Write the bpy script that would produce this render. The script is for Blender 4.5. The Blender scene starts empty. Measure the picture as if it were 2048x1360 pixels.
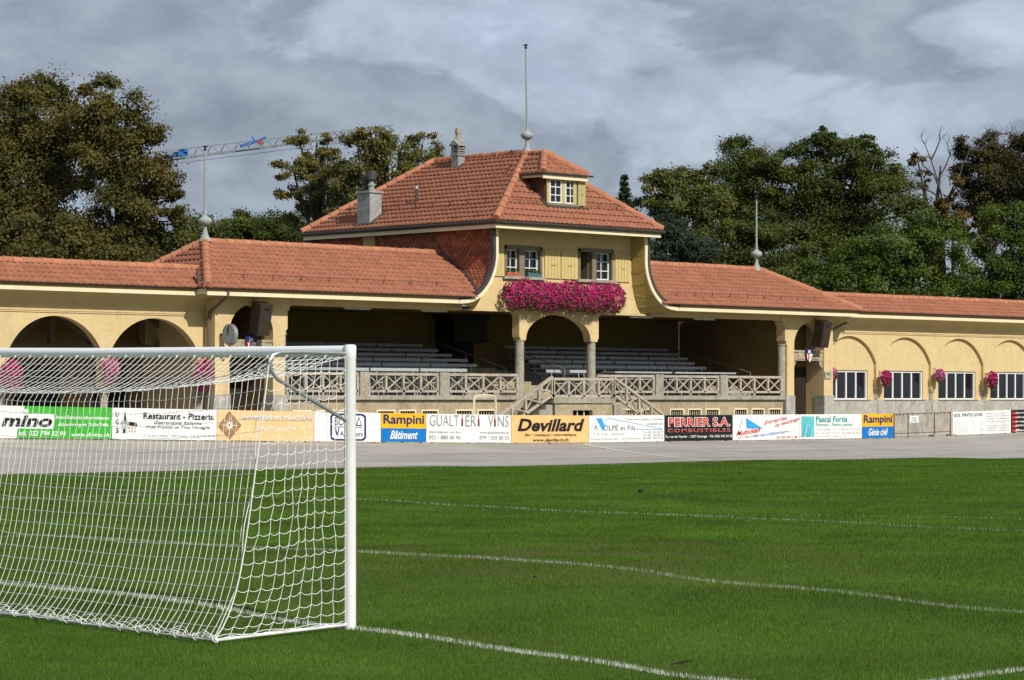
import bpy, bmesh, math, random
import numpy as np
from mathutils import Vector, Matrix, geometry
R = math.radians
random.seed(7); rng = np.random.default_rng(11)
sc = bpy.context.scene
COL = sc.collection

# ------------------------------------------------------------------ camera, sky, sun, exposure
CAMZ = 1.97; AZ = R(46.0)
cam = bpy.data.objects.new('camera', bpy.data.cameras.new('camera')); COL.objects.link(cam)
cam.location = (0, 0, CAMZ); cam.rotation_euler = (R(90), 0, AZ - R(90))
cam.data.sensor_width = 36; cam.data.lens = 5380 / 2048 * 36
cam.data.shift_y = (797 - 680) / 2048
cam.data.clip_start = .5; cam.data.clip_end = 6000
sc.camera = cam
SUN_EL = R(39); SUN_SIDE = R(7)
travel = Vector((math.sin(SUN_SIDE) * math.cos(SUN_EL), math.cos(SUN_SIDE) * math.cos(SUN_EL), -math.sin(SUN_EL)))
sun = bpy.data.objects.new('sun', bpy.data.lights.new('sun', 'SUN')); COL.objects.link(sun)
sun.rotation_euler = travel.to_track_quat('-Z', 'Y').to_euler(); sun.location = (0, 0, 60)
sun.data.energy = 4.5; sun.data.angle = R(.53); sun.data.color = (1, .945, .85)
wd = bpy.data.worlds.new('World'); sc.world = wd; wd.use_nodes = True
def build_world():
    nt = wd.node_tree; nd = nt.nodes; lk = nt.links; nd.clear()
    out = nd.new('ShaderNodeOutputWorld'); bg = nd.new('ShaderNodeBackground'); bg.inputs[1].default_value = .1
    sky = nd.new('ShaderNodeTexSky'); sky.sky_type = 'NISHITA'; sky.sun_disc = False
    sky.sun_elevation = SUN_EL; sky.sun_rotation = R(187); sky.air_density = 1.0; sky.dust_density = 1.5
    tc = nd.new('ShaderNodeTexCoord')
    def noise(scale, loc, detail, rough, dist):
        mp = nd.new('ShaderNodeMapping'); mp.inputs['Scale'].default_value = scale; mp.inputs['Location'].default_value = loc
        lk.new(tc.outputs['Generated'], mp.inputs[0])
        n = nd.new('ShaderNodeTexNoise'); n.inputs['Scale'].default_value = 1.0; n.inputs['Detail'].default_value = detail
        n.inputs['Roughness'].default_value = rough; n.inputs['Distortion'].default_value = dist
        lk.new(mp.outputs[0], n.inputs[0]); return n.outputs[0]
    def ramp(src, els):
        r = nd.new('ShaderNodeValToRGB'); e = r.color_ramp.elements; r.color_ramp.interpolation = 'EASE'
        for k, (p, c) in enumerate(els):
            q = e[k] if k < 2 else e.new(p)
            q.position = p; q.color = (*c, 1)
        lk.new(src, r.inputs[0]); return r.outputs[0]
    big = noise(SKY['s1'], SKY['l1'], 7, .55, .25)
    small = noise(SKY['s2'], SKY['l2'], 6, .6, .2)
    # cloud body: light veil to slate grey
    body = ramp(big, [(.36, (4.85, 5.8, 7.15)), (.76, (2.6, 3.1, 3.85)), (.465, (4.35, 5.15, 6.3)), (.525, (3.05, 3.6, 4.45)), (.63, (3.55, 4.15, 5.0))])
    lit = ramp(small, [(.35, (.86, .86, .87)), (.65, (1.16, 1.14, 1.11))])
    mu = nd.new('ShaderNodeMix'); mu.data_type = 'RGBA'; mu.blend_type = 'MULTIPLY'; mu.inputs[0].default_value = 1; mu.clamp_result = False
    lk.new(body, mu.inputs[6]); lk.new(lit, mu.inputs[7])
    mx = nd.new('ShaderNodeMix'); mx.data_type = 'RGBA'; mx.inputs[0].default_value = .93
    lk.new(sky.outputs[0], mx.inputs[6]); lk.new(mu.outputs[2], mx.inputs[7])
    lk.new(mx.outputs[2], bg.inputs[0]); lk.new(bg.outputs[0], out.inputs[0])
SKY = dict(s1=(7, 7, 17), l1=(3.87, 2.13, 1.71), s2=(22, 22, 38), l2=(1.3, 5.2, 2.2))
build_world()
vs = sc.view_settings; vs.view_transform = 'Standard'; vs.look = 'None'; vs.gamma = 1; vs.exposure = 0; vs.use_curve_mapping = False
cy = sc.cycles; cy.use_denoising = True; cy.max_bounces = 6; cy.diffuse_bounces = 3; cy.glossy_bounces = 2
cy.transmission_bounces = 3; cy.transparent_max_bounces = 6; cy.sample_clamp_indirect = 6

# ------------------------------------------------------------------ helpers
def props(o, label=None, cat=None, group=None, kind=None):
    if label: o['label'] = label
    if cat: o['category'] = cat
    if group: o['group'] = group
    if kind: o['kind'] = kind
    return o
def empty(name, loc, label=None, cat=None, group=None, rotz=0, parent=None):
    o = bpy.data.objects.new(name, None); COL.objects.link(o); o.location = loc; o.rotation_euler = (0, 0, rotz)
    o.empty_display_size = .2
    if parent: adopt(o, parent)
    return props(o, label, cat, group)
def adopt(o, p):
    o.parent = p
    o.matrix_parent_inverse = world(p).inverted()
def world(p):
    m = Matrix.LocRotScale(p.location, p.rotation_euler, p.scale)
    if p.parent: m = world(p.parent) @ p.matrix_parent_inverse @ m
    return m
def link_mesh(name, me, m, parent=None, mtx=None):
    if m and not me.materials: me.materials.append(m)
    o = bpy.data.objects.new(name, me); COL.objects.link(o)
    if mtx is not None: o.matrix_basis = mtx
    if parent: adopt(o, parent)
    return o
class MB:
    def __init__(s): s.v = []; s.f = []
    def add(s, vs_, fs):
        b = len(s.v); s.v += [tuple(x) for x in vs_]; s.f += [tuple(i + b for i in f) for f in fs]; return s
    def box(s, x0, x1, y0, y1, z0, z1):
        return s.add([(x0,y0,z0),(x1,y0,z0),(x1,y1,z0),(x0,y1,z0),(x0,y0,z1),(x1,y0,z1),(x1,y1,z1),(x0,y1,z1)],
                     [(0,3,2,1),(4,5,6,7),(0,1,5,4),(1,2,6,5),(2,3,7,6),(3,0,4,7)])
    def bar(s, a, b, w, t, up=(0,0,1)):
        a = Vector(a); b = Vector(b); d = (b - a).normalized(); u = Vector(up)
        sd = d.cross(u)
        if sd.length < 1e-4: sd = d.cross(Vector((1,0,0)))
        sd.normalize(); u = sd.cross(d); p = []
        for q in (a, b):
            for sx, sz in ((-1,-1),(1,-1),(1,1),(-1,1)): p.append(q + sd * sx * w / 2 + u * sz * t / 2)
        return s.add(p, [(0,1,2,3),(7,6,5,4),(0,4,5,1),(1,5,6,2),(2,6,7,3),(3,7,4,0)])
    def tube(s, pts, r, n=8, cap=True):
        pts = [Vector(p) for p in pts]; k = len(pts)
        rs = r if isinstance(r, (list, tuple)) else [r] * k
        base = len(s.v); ref = None
        for i, p in enumerate(pts):
            d = (pts[min(i+1,k-1)] - pts[max(i-1,0)]).normalized()
            if ref is None: ref = d.orthogonal().normalized()
            ref = (ref - d * ref.dot(d)).normalized(); o = d.cross(ref)
            for j in range(n):
                a = 2 * math.pi * j / n; s.v.append(tuple(p + (ref * math.cos(a) + o * math.sin(a)) * rs[i]))
        for i in range(k-1):
            for j in range(n):
                a = base + i*n + j; b = base + i*n + (j+1) % n; s.f.append((a, b, b+n, a+n))
        if cap:
            s.f.append(tuple(base + j for j in reversed(range(n)))); s.f.append(tuple(base + (k-1)*n + j for j in range(n)))
        return s
    def lathe(s, prof, c=(0,0,0), n=16):
        base = len(s.v); cx, cy_, cz = c
        for r, z in prof:
            for j in range(n):
                a = 2*math.pi*j/n; s.v.append((cx + r*math.cos(a), cy_ + r*math.sin(a), cz + z))
        for i in range(len(prof)-1):
            for j in range(n):
                a = base+i*n+j; b = base+i*n+(j+1)%n; s.f.append((a, b, b+n, a+n))
        s.f.append(tuple(base+j for j in reversed(range(n)))); s.f.append(tuple(base+(len(prof)-1)*n+j for j in range(n)))
        return s
    def slab(s, outer, holes, d0, d1, tf=lambda a, d, b: (a, d, b)):
        # a polygon with holes in a vertical plane (a, b), given thickness d0..d1 (d0 is the front)
        loops = [list(outer)] + [list(h) for h in holes]
        tri = geometry.tessellate_polygon([[Vector((a, b, 0)) for a, b in l] for l in loops])
        flat = [p for l in loops for p in l]; n = len(flat); base = len(s.v)
        for d in (d0, d1): s.v += [tf(a, d, b) for a, b in flat]
        for t in tri:
            s.f.append(tuple(base+i for i in t)); s.f.append(tuple(base+n+i for i in reversed(t)))
        k = 0
        for l in loops:
            m = len(l)
            for i in range(m):
                a = base+k+i; b = base+k+(i+1) % m; s.f.append((a, b, b+n, a+n))
            k += m
        return s
    def mesh(s, name, smooth=False):
        me = bpy.data.meshes.new(name); me.from_pydata(s.v, [], s.f)
        bm = bmesh.new(); bm.from_mesh(me); bmesh.ops.recalc_face_normals(bm, faces=bm.faces); bm.to_mesh(me); bm.free()
        if smooth:
            me.polygons.foreach_set('use_smooth', [True]*len(me.polygons)); me.set_sharp_from_angle(angle=R(40))
        return me
    def build(s, name, m, parent=None, smooth=False, label=None, cat=None, group=None, kind=None):
        o = link_mesh(name, s.mesh(name, smooth), m, parent)
        return props(o, label, cat, group, kind)
def np_mesh(name, V, F, m, parent=None, **k):
    # V (n,3), F (m,c) arrays
    me = bpy.data.meshes.new(name); n = len(V); q, c = F.shape
    me.vertices.add(n); me.vertices.foreach_set('co', np.ascontiguousarray(V, np.float32).ravel())
    me.loops.add(q*c); me.loops.foreach_set('vertex_index', np.ascontiguousarray(F, np.int32).ravel())
    me.polygons.add(q); me.polygons.foreach_set('loop_start', np.arange(0, q*c, c, dtype=np.int32))
    me.update(calc_edges=True)
    return props(link_mesh(name, me, m, parent), **k)
def copy_tree(o, parent=None):
    c = o.copy(); COL.objects.link(c); c.parent = parent
    for ch in o.children: copy_tree(ch, c)
    return c
def arch(x0, x1, zb, zs, zt, n=20):
    # opening outline: down to zb, springing at zs, crown at zt
    c = (x0+x1)/2; a = (x1-x0)/2; b = zt-zs
    return [(x0, zb)] + [(c - a*math.cos(math.pi*i/n), zs + b*math.sin(math.pi*i/n)) for i in range(n+1)] + [(x1, zb)]
def arch_clip(c, r, zc, half, zb, n=22):
    # a round arch whose lower sides run straight down beside the columns
    t0 = math.acos(half/r); p = [(c-half, zb)]
    for i in range(n+1):
        t = math.pi - t0 - (math.pi - 2*t0)*i/n; p.append((c + r*math.cos(t), zc + r*math.sin(t)))
    return p + [(c+half, zb)]

# ------------------------------------------------------------------ materials
def rgb(r, g, b): return (r, g, b, 1)
def mat(name, col, rough=.8, var=.15, scale=2.0, bump=0, bscale=80, spec=.3, metal=0, col2=None, stretch=None, rand=0, fine=0, speck=None, streak=0):
    m = bpy.data.materials.new(name); m.use_nodes = True; nt = m.node_tree; nd = nt.nodes; lk = nt.links
    p = nd['Principled BSDF']; p.inputs['Roughness'].default_value = rough; p.inputs['Metallic'].default_value = metal
    p.inputs['Specular IOR Level'].default_value = spec
    tc = nd.new('ShaderNodeTexCoord'); mp = nd.new('ShaderNodeMapping'); lk.new(tc.outputs['Object'], mp.inputs[0])
    if stretch: mp.inputs['Scale'].default_value = stretch
    n = nd.new('ShaderNodeTexNoise'); n.inputs['Scale'].default_value = scale; n.inputs['Detail'].default_value = 6; n.inputs['Roughness'].default_value = .6
    lk.new(mp.outputs[0], n.inputs[0])
    r = nd.new('ShaderNodeMapRange'); r.inputs[1].default_value = .3; r.inputs[2].default_value = .7; lk.new(n.outputs[0], r.inputs[0])
    mx = nd.new('ShaderNodeMix'); mx.data_type = 'RGBA'; lk.new(r.outputs[0], mx.inputs[0])
    if col2 is None: A = [c*(1-var) for c in col]; B = [c*(1+var) for c in col]
    else: A = col; B = col2
    mx.inputs[6].default_value = rgb(*A); mx.inputs[7].default_value = rgb(*B); c = mx.outputs[2]
    if rand:
        oi = nd.new('ShaderNodeObjectInfo'); ge = nd.new('ShaderNodeNewGeometry'); ad = nd.new('ShaderNodeMath'); ad.operation = 'ADD'
        fr = nd.new('ShaderNodeMath'); fr.operation = 'FRACT'
        lk.new(oi.outputs['Random'], ad.inputs[0]); lk.new(ge.outputs['Random Per Island'], ad.inputs[1]); lk.new(ad.outputs[0], fr.inputs[0])
        mr = nd.new('ShaderNodeMapRange'); mr.inputs[3].default_value = 1-rand; mr.inputs[4].default_value = 1+rand; lk.new(fr.outputs[0], mr.inputs[0])
        vm = nd.new('ShaderNodeVectorMath'); vm.operation = 'SCALE'; lk.new(c, vm.inputs[0]); lk.new(mr.outputs[0], vm.inputs['Scale']); c = vm.outputs[0]
    if speck:
        sn = nd.new('ShaderNodeTexNoise'); sn.inputs['Scale'].default_value = speck[0]; sn.inputs['Detail'].default_value = 5; sn.inputs['Roughness'].default_value = .7
        lk.new(mp.outputs[0], sn.inputs[0])
        sr = nd.new('ShaderNodeMapRange'); sr.inputs[1].default_value = speck[1]; sr.inputs[2].default_value = speck[1]+.06; lk.new(sn.outputs[0], sr.inputs[0])
        sm = nd.new('ShaderNodeMix'); sm.data_type = 'RGBA'; lk.new(sr.outputs[0], sm.inputs[0]); lk.new(c, sm.inputs[6]); sm.inputs[7].default_value = rgb(*speck[2]); c = sm.outputs[2]
    if streak:   # rain streaks and patchy weathering
        m2 = nd.new('ShaderNodeMapping'); m2.inputs['Scale'].default_value = (1.5, 1.5, .6); lk.new(tc.outputs['Object'], m2.inputs[0])
        n2 = nd.new('ShaderNodeTexNoise'); n2.inputs['Scale'].default_value = 1.6; n2.inputs['Detail'].default_value = 7; n2.inputs['Roughness'].default_value = .65; lk.new(m2.outputs[0], n2.inputs[0])
        r2 = nd.new('ShaderNodeMapRange'); r2.inputs[1].default_value = .46; r2.inputs[2].default_value = .74; r2.inputs[3].default_value = 1; r2.inputs[4].default_value = 1-streak*1.6; lk.new(n2.outputs[0], r2.inputs[0])
        n3 = nd.new('ShaderNodeTexNoise'); n3.inputs['Scale'].default_value = 9; n3.inputs['Detail'].default_value = 6; n3.inputs['Roughness'].default_value = .7; lk.new(tc.outputs['Object'], n3.inputs[0])
        r3 = nd.new('ShaderNodeMapRange'); r3.inputs[1].default_value = .35; r3.inputs[2].default_value = .65; r3.inputs[3].default_value = 1-streak*1.2; r3.inputs[4].default_value = 1+streak*.8; lk.new(n3.outputs[0], r3.inputs[0])
        mu = nd.new('ShaderNodeMath'); mu.operation = 'MULTIPLY'; lk.new(r2.outputs[0], mu.inputs[0]); lk.new(r3.outputs[0], mu.inputs[1])
        v2 = nd.new('ShaderNodeVectorMath'); v2.operation = 'SCALE'; lk.new(c, v2.inputs[0]); lk.new(mu.outputs[0], v2.inputs['Scale']); c = v2.outputs[0]
    lk.new(c, p.inputs['Base Color'])
    if bump:
        bn = nd.new('ShaderNodeTexNoise'); bn.inputs['Scale'].default_value = bscale; bn.inputs['Detail'].default_value = 3; lk.new(mp.outputs[0], bn.inputs[0])
        bp = nd.new('ShaderNodeBump'); bp.inputs['Strength'].default_value = bump; bp.inputs['Distance'].default_value = .02
        lk.new(bn.outputs[0], bp.inputs['Height']); lk.new(bp.outputs[0], p.inputs['Normal'])
    return m
def leaf_mat(name, cols, trans=.25, rough=.6, noise=None):
    m = bpy.data.materials.new(name); m.use_nodes = True; nt = m.node_tree; nd = nt.nodes; lk = nt.links
    p = nd['Principled BSDF']; p.inputs['Roughness'].default_value = rough; p.inputs['Specular IOR Level'].default_value = .2
    ge = nd.new('ShaderNodeNewGeometry'); rp = nd.new('ShaderNodeValToRGB'); el = rp.color_ramp.elements
    for i, (pos, c) in enumerate(cols):
        e = el[i] if i < 2 else el.new(pos)
        e.position = pos; e.color = rgb(*c)
    fac = ge.outputs['Random Per Island']
    if noise:
        nz = nd.new('ShaderNodeTexNoise'); nz.inputs['Scale'].default_value = noise; nz.inputs['Detail'].default_value = 3
        lk.new(ge.outputs['Position'], nz.inputs[0])
        mr = nd.new('ShaderNodeMapRange'); mr.inputs[1].default_value = .3; mr.inputs[2].default_value = .7; lk.new(nz.outputs[0], mr.inputs[0])
        mm = nd.new('ShaderNodeMix'); mm.inputs[0].default_value = .5; lk.new(fac, mm.inputs[2]); lk.new(mr.outputs[0], mm.inputs[3]); fac = mm.outputs[0]
    lk.new(fac, rp.inputs[0]); lk.new(rp.outputs[0], p.inputs['Base Color'])
    if trans:
        tr = nd.new('ShaderNodeBsdfTranslucent'); lk.new(rp.outputs[0], tr.inputs[0])
        ms = nd.new('ShaderNodeMixShader'); ms.inputs[0].default_value = trans
        lk.new(p.outputs[0], ms.inputs[1]); lk.new(tr.outputs[0], ms.inputs[2]); lk.new(ms.outputs[0], nd['Material Output'].inputs[0])
    return m
M = {}
M['plaster'] = mat('yellow_plaster', (.64, .49, .26), .9, .06, 1.2, bump=.8, bscale=24, spec=.1, streak=.07)
M['plaster_worn'] = mat('worn_yellow_plaster', (.58, .45, .225), .9, .08, 1.0, bump=.5, bscale=28, spec=.1, speck=(2.6, .63, (.30, .24, .13)))
M['cream'] = mat('cream_paint', (.78, .68, .46), .6, .05, 3, streak=.06, spec=.25)
M['ochre'] = mat('ochre_board', (.42, .31, .11), .7, .08, 3, spec=.2)
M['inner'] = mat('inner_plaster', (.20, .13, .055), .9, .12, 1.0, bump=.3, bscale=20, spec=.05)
M['concrete'] = mat('grey_concrete', (.36, .33, .27), .9, .16, 2.2, streak=.2, bump=.3, bscale=50, spec=.1)
M['stone'] = mat('plinth_stone', (.40, .33, .22), .9, .1, 1.5, streak=.2, bump=.3, bscale=60, spec=.1)
M['cement'] = mat('grey_cement_render', (.41, .39, .345), .92, .1, 2.0, streak=.2, bump=.35, bscale=40, spec=.1, speck=(1.3, .56, (.50, .47, .42)))
M['gutter'] = mat('brown_gutter_metal', (.055, .045, .04), .45, .15, 6, spec=.4, metal=.3)
M['zinc'] = mat('zinc_flashing', (.07, .062, .058), .5, .15, 6, spec=.4, metal=.3)
M['tile'] = mat('clay_roof_tile', (.305, .125, .076), .8, .06, .8, spec=.12, rand=.09, bump=.2, bscale=90, streak=.10)
M['ridge'] = mat('clay_ridge_tile', (.39, .165, .095), .8, .14, 4, spec=.12, rand=.12)
M['roofdeck'] = mat('roof_deck', (.10, .045, .03), .9, .1, 2)
M['shingle'] = mat('red_wall_shingle', (.29, .095, .052), .8, .1, 1.5, spec=.1, rand=.28)
M['wood'] = mat('weathered_wood', (.45, .40, .315), .85, .16, 5, streak=.2, stretch=(1, 1, 4), bump=.2, bscale=60, spec=.1)
M['stonefr'] = mat('window_stone', (.20, .17, .12), .9, .1, 6, spec=.1)
M['shutter'] = mat('mustard_shutter_paint', (.56, .44, .19), .7, .05, 4, spec=.2)
M['olive'] = mat('olive_paint', (.46, .40, .19), .7, .06, 4, spec=.2)
M['white'] = mat('white_paint', (.78, .78, .76), .5, .03, 3, spec=.3)
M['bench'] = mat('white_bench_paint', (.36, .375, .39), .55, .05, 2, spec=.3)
M['glass'] = mat('dark_window_glass', (.012, .013, .018), .06, .1, 3, spec=.5)
M['dark'] = mat('dark_wood', (.022, .014, .009), .7, .2, 4)
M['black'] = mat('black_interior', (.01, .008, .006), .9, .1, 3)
M['curtain'] = mat('pink_curtain', (.55, .22, .22), .9, .1, 8)
M['steel'] = mat('galvanised_steel', (.45, .46, .47), .4, .08, 6, metal=.7)
M['greyzinc'] = mat('pale_zinc', (.30, .33, .315), .75, .12, 6, spec=.2)
M['chim'] = mat('grey_chimney_render', (.34, .34, .33), .9, .14, 2.4, streak=.2, bump=.3, bscale=40)
M['rust'] = mat('rusty_steel', (.16, .085, .05), .8, .3, 8)
M['speaker'] = mat('dark_brown_cabinet', (.042, .031, .025), .5, .2, 6, spec=.4)
M['trunk'] = mat('tree_bark', (.055, .045, .035), .95, .25, 5, bump=.5, bscale=14)
M['deadwood'] = mat('bare_grey_branch', (.065, .056, .048), .95, .2, 5)
M['pipe'] = mat('brown_pipe', (.14, .11, .085), .5, .12, 5, spec=.3, metal=.2)

# ------------------------------------------------------------------ ground heights
GP = np.array([(15.19,23.19,.11),(15.19,21.17,.14),(15.19,19.98,.11),(15.19,18.09,.01),(15.19,17.75,0),(15.19,15.29,-.08),(15.19,13.46,-.15),
 (20.69,26.07,.14),(20.69,24.04,.18),(20.69,21.33,.2),(20.69,20.83,.19),(20.69,17.53,.09),(20.69,14.61,0),(31.69,39.93,.15),(31.69,36.85,.17),
 (31.69,33.5,.13),(31.69,31.9,.11),(31.69,26.85,.12),(31.69,22.96,.1),(16.21,12.19,-.13),(17.26,12.19,-.11),(13.72,17.75,-.08),(14.41,17.75,-.04),
 (13.72,19.3,-.05),(13.72,21,-.04),(13.72,25,.05),(37.66,57.5,.07),(42.62,57.5,.06),(49.48,57.5,.03),(57.12,57.5,-.03),(64.81,57.5,-.02),(72.77,57.5,-.08),(81.44,57.5,-.18),
 (0,0,0),(60,0,0),(120,40,-.1),(0,40,0),(120,57,-.15)])
def gz(x, y):
    x = np.asarray(x, float); y = np.asarray(y, float); num = np.zeros(x.shape); den = np.zeros(x.shape)
    for px, py, pz in GP:
        w = 1 / ((px-x)**2 + (py-y)**2 + 1.2)**2; num += w*pz; den += w
    return num/den
def gz1(x, y): return float(gz(np.array([x]), np.array([y]))[0])

def ground_material():
    m = bpy.data.materials.new('turf_soil'); m.use_nodes = True; nt = m.node_tree; nd = nt.nodes; lk = nt.links; p = nd['Principled BSDF']
    p.inputs['Roughness'].default_value = .95; p.inputs['Specular IOR Level'].default_value = .05
    ge = nd.new('ShaderNodeNewGeometry'); n = nd.new('ShaderNodeTexNoise'); n.inputs['Scale'].default_value = .35; n.inputs['Detail'].default_value = 8
    lk.new(ge.outputs['Position'], n.inputs[0])
    rp = nd.new('ShaderNodeValToRGB'); e = rp.color_ramp.elements; e[0].position = .35; e[0].color = rgb(.045, .085, .012); e[1].position = .65; e[1].color = rgb(.065, .105, .02)
    lk.new(n.outputs[0], rp.inputs[0]); lk.new(rp.outputs[0], p.inputs['Base Color'])
    return m
def grass_material():
    m = bpy.data.materials.new('mown_grass_blades'); m.use_nodes = True; nt = m.node_tree; nd = nt.nodes; lk = nt.links; p = nd['Principled BSDF']
    p.inputs['Roughness'].default_value = .55; p.inputs['Specular IOR Level'].default_value = .18
    ge = nd.new('ShaderNodeNewGeometry')
    rp = nd.new('ShaderNodeValToRGB'); e = rp.color_ramp.elements
    e[0].position = 0; e[0].color = rgb(.040, .108, .003); e[1].position = 1; e[1].color = rgb(.105, .185, .014)
    a = e.new(.75); a.color = rgb(.068, .148, .005); a = e.new(.95); a.color = rgb(.13, .19, .03)
    lk.new(ge.outputs['Random Per Island'], rp.inputs[0])
    n = nd.new('ShaderNodeTexNoise'); n.inputs['Scale'].default_value = .42; n.inputs['Detail'].default_value = 6; n.inputs['Roughness'].default_value = .62; lk.new(ge.outputs['Position'], n.inputs[0])
    mr = nd.new('ShaderNodeMapRange'); mr.inputs[1].default_value = .36; mr.inputs[2].default_value = .66; mr.inputs[3].default_value = .74; mr.inputs[4].default_value = 1.38; lk.new(n.outputs[0], mr.inputs[0])
    # broad soft mowing bands across the pitch and yellower patches
    sx = nd.new('ShaderNodeSeparateXYZ'); lk.new(ge.outputs['Position'], sx.inputs[0])
    sn = nd.new('ShaderNodeMath'); sn.operation = 'SINE'; mm = nd.new('ShaderNodeMath'); mm.operation = 'MULTIPLY'; mm.inputs[1].default_value = 1.15
    lk.new(sx.outputs[0], mm.inputs[0]); lk.new(mm.outputs[0], sn.inputs[0])
    bd = nd.new('ShaderNodeMath'); bd.operation = 'MULTIPLY_ADD'; bd.inputs[1].default_value = .055; bd.inputs[2].default_value = 1.0; lk.new(sn.outputs[0], bd.inputs[0])
    bm_ = nd.new('ShaderNodeMath'); bm_.operation = 'MULTIPLY'; lk.new(bd.outputs[0], bm_.inputs[0]); lk.new(mr.outputs[0], bm_.inputs[1])
    n5 = nd.new('ShaderNodeTexNoise'); n5.inputs['Scale'].default_value = 1.6; n5.inputs['Detail'].default_value = 5; lk.new(ge.outputs['Position'], n5.inputs[0])
    yr = nd.new('ShaderNodeMapRange'); yr.inputs[1].default_value = .52; yr.inputs[2].default_value = .75; yr.inputs[4].default_value = .4; lk.new(n5.outputs[0], yr.inputs[0])
    ym = nd.new('ShaderNodeMix'); ym.data_type = 'RGBA'; lk.new(yr.outputs[0], ym.inputs[0]); lk.new(rp.outputs[0], ym.inputs[6]); ym.inputs[7].default_value = rgb(.115, .165, .014)
    vm = nd.new('ShaderNodeVectorMath'); vm.operation = 'SCALE'; lk.new(ym.outputs[2], vm.inputs[0]); lk.new(bm_.outputs[0], vm.inputs['Scale'])
    # worn brownish turf in the goal mouth and in patches
    mp = nd.new('ShaderNodeMapping'); mp.inputs['Location'].default_value = (-21.2*.16, -21.8*.2, 0); mp.inputs['Scale'].default_value = (.16, .2, 0)
    lk.new(ge.outputs['Position'], mp.inputs[0])
    ln = nd.new('ShaderNodeVectorMath'); ln.operation = 'LENGTH'; lk.new(mp.outputs[0], ln.inputs[0])
    n3 = nd.new('ShaderNodeTexNoise'); n3.inputs['Scale'].default_value = .9; n3.inputs['Detail'].default_value = 6; lk.new(ge.outputs['Position'], n3.inputs[0])
    wr = nd.new('ShaderNodeMapRange'); wr.inputs[1].default_value = .1; wr.inputs[2].default_value = 1.0; wr.inputs[3].default_value = .8; wr.inputs[4].default_value = 0; lk.new(ln.outputs['Value'], wr.inputs[0])
    nr = nd.new('ShaderNodeMapRange'); nr.inputs[1].default_value = .40; nr.inputs[2].default_value = .60; lk.new(n3.outputs[0], nr.inputs[0])
    ml = nd.new('ShaderNodeMath'); ml.operation = 'MULTIPLY'; lk.new(wr.outputs[0], ml.inputs[0]); lk.new(nr.outputs[0], ml.inputs[1])
    mx = nd.new('ShaderNodeMix'); mx.data_type = 'RGBA'; lk.new(ml.outputs[0], mx.inputs[0]); lk.new(vm.outputs[0], mx.inputs[6]); mx.inputs[7].default_value = rgb(.145, .125, .055)
    tr = nd.new('ShaderNodeBsdfTranslucent'); lk.new(mx.outputs[2], tr.inputs[0]); lk.new(mx.outputs[2], p.inputs['Base Color'])
    ms = nd.new('ShaderNodeMixShader'); ms.inputs[0].default_value = .25
    lk.new(p.outputs[0], ms.inputs[1]); lk.new(tr.outputs[0], ms.inputs[2]); lk.new(ms.outputs[0], nd['Material Output'].inputs[0])
    return m
M['turf'] = ground_material(); M['grass'] = grass_material()
M['linefaint'] = leaf_mat('worn_line_paint', [(0, (.16, .22, .10)), (1, (.50, .54, .44)), (.5, (.30, .36, .23))], trans=.15, rough=.7)
M['linepaint'] = leaf_mat('white_line_paint', [(0, (.30, .35, .23)), (1, (.76, .78, .73)), (.5, (.55, .58, .50))], trans=.1, rough=.7)
def track_material():
    m = mat('grey_track_concrete', (.34, .315, .28), .9, .08, .5, bump=.25, bscale=60, spec=.12)
    nt = m.node_tree; nd = nt.nodes; lk = nt.links; p = nd['Principled BSDF']
    src = p.inputs['Base Color'].links[0].from_socket
    ge = nd.new('ShaderNodeNewGeometry'); mp = nd.new('ShaderNodeMapping'); mp.inputs['Scale'].default_value = (.10, 1.3, .3); mp.inputs['Rotation'].default_value = (0, 0, .05)
    lk.new(ge.outputs['Position'], mp.inputs[0])
    n = nd.new('ShaderNodeTexNoise'); n.inputs['Scale'].default_value = 1; n.inputs['Detail'].default_value = 8; n.inputs['Roughness'].default_value = .65; lk.new(mp.outputs[0], n.inputs[0])
    mr = nd.new('ShaderNodeMapRange'); mr.inputs[1].default_value = .35; mr.inputs[2].default_value = .68; mr.inputs[3].default_value = .78; mr.inputs[4].default_value = 1.12; lk.new(n.outputs[0], mr.inputs[0])
    n2 = nd.new('ShaderNodeTexNoise'); n2.inputs['Scale'].default_value = 14; n2.inputs['Detail'].default_value = 4; lk.new(ge.outputs['Position'], n2.inputs[0])
    m2 = nd.new('ShaderNodeMapRange'); m2.inputs[1].default_value = .3; m2.inputs[2].default_value = .7; m2.inputs[3].default_value = .88; m2.inputs[4].default_value = 1.1; lk.new(n2.outputs[0], m2.inputs[0])
    mu = nd.new('ShaderNodeMath'); mu.operation = 'MULTIPLY'; lk.new(mr.outputs[0], mu.inputs[0]); lk.new(m2.outputs[0], mu.inputs[1])
    vm = nd.new('ShaderNodeVectorMath'); vm.operation = 'SCALE'; lk.new(src, vm.inputs[0]); lk.new(mu.outputs[0], vm.inputs['Scale']); lk.new(vm.outputs[0], p.inputs['Base Color'])
    return m
M['track'] = track_material()

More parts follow.
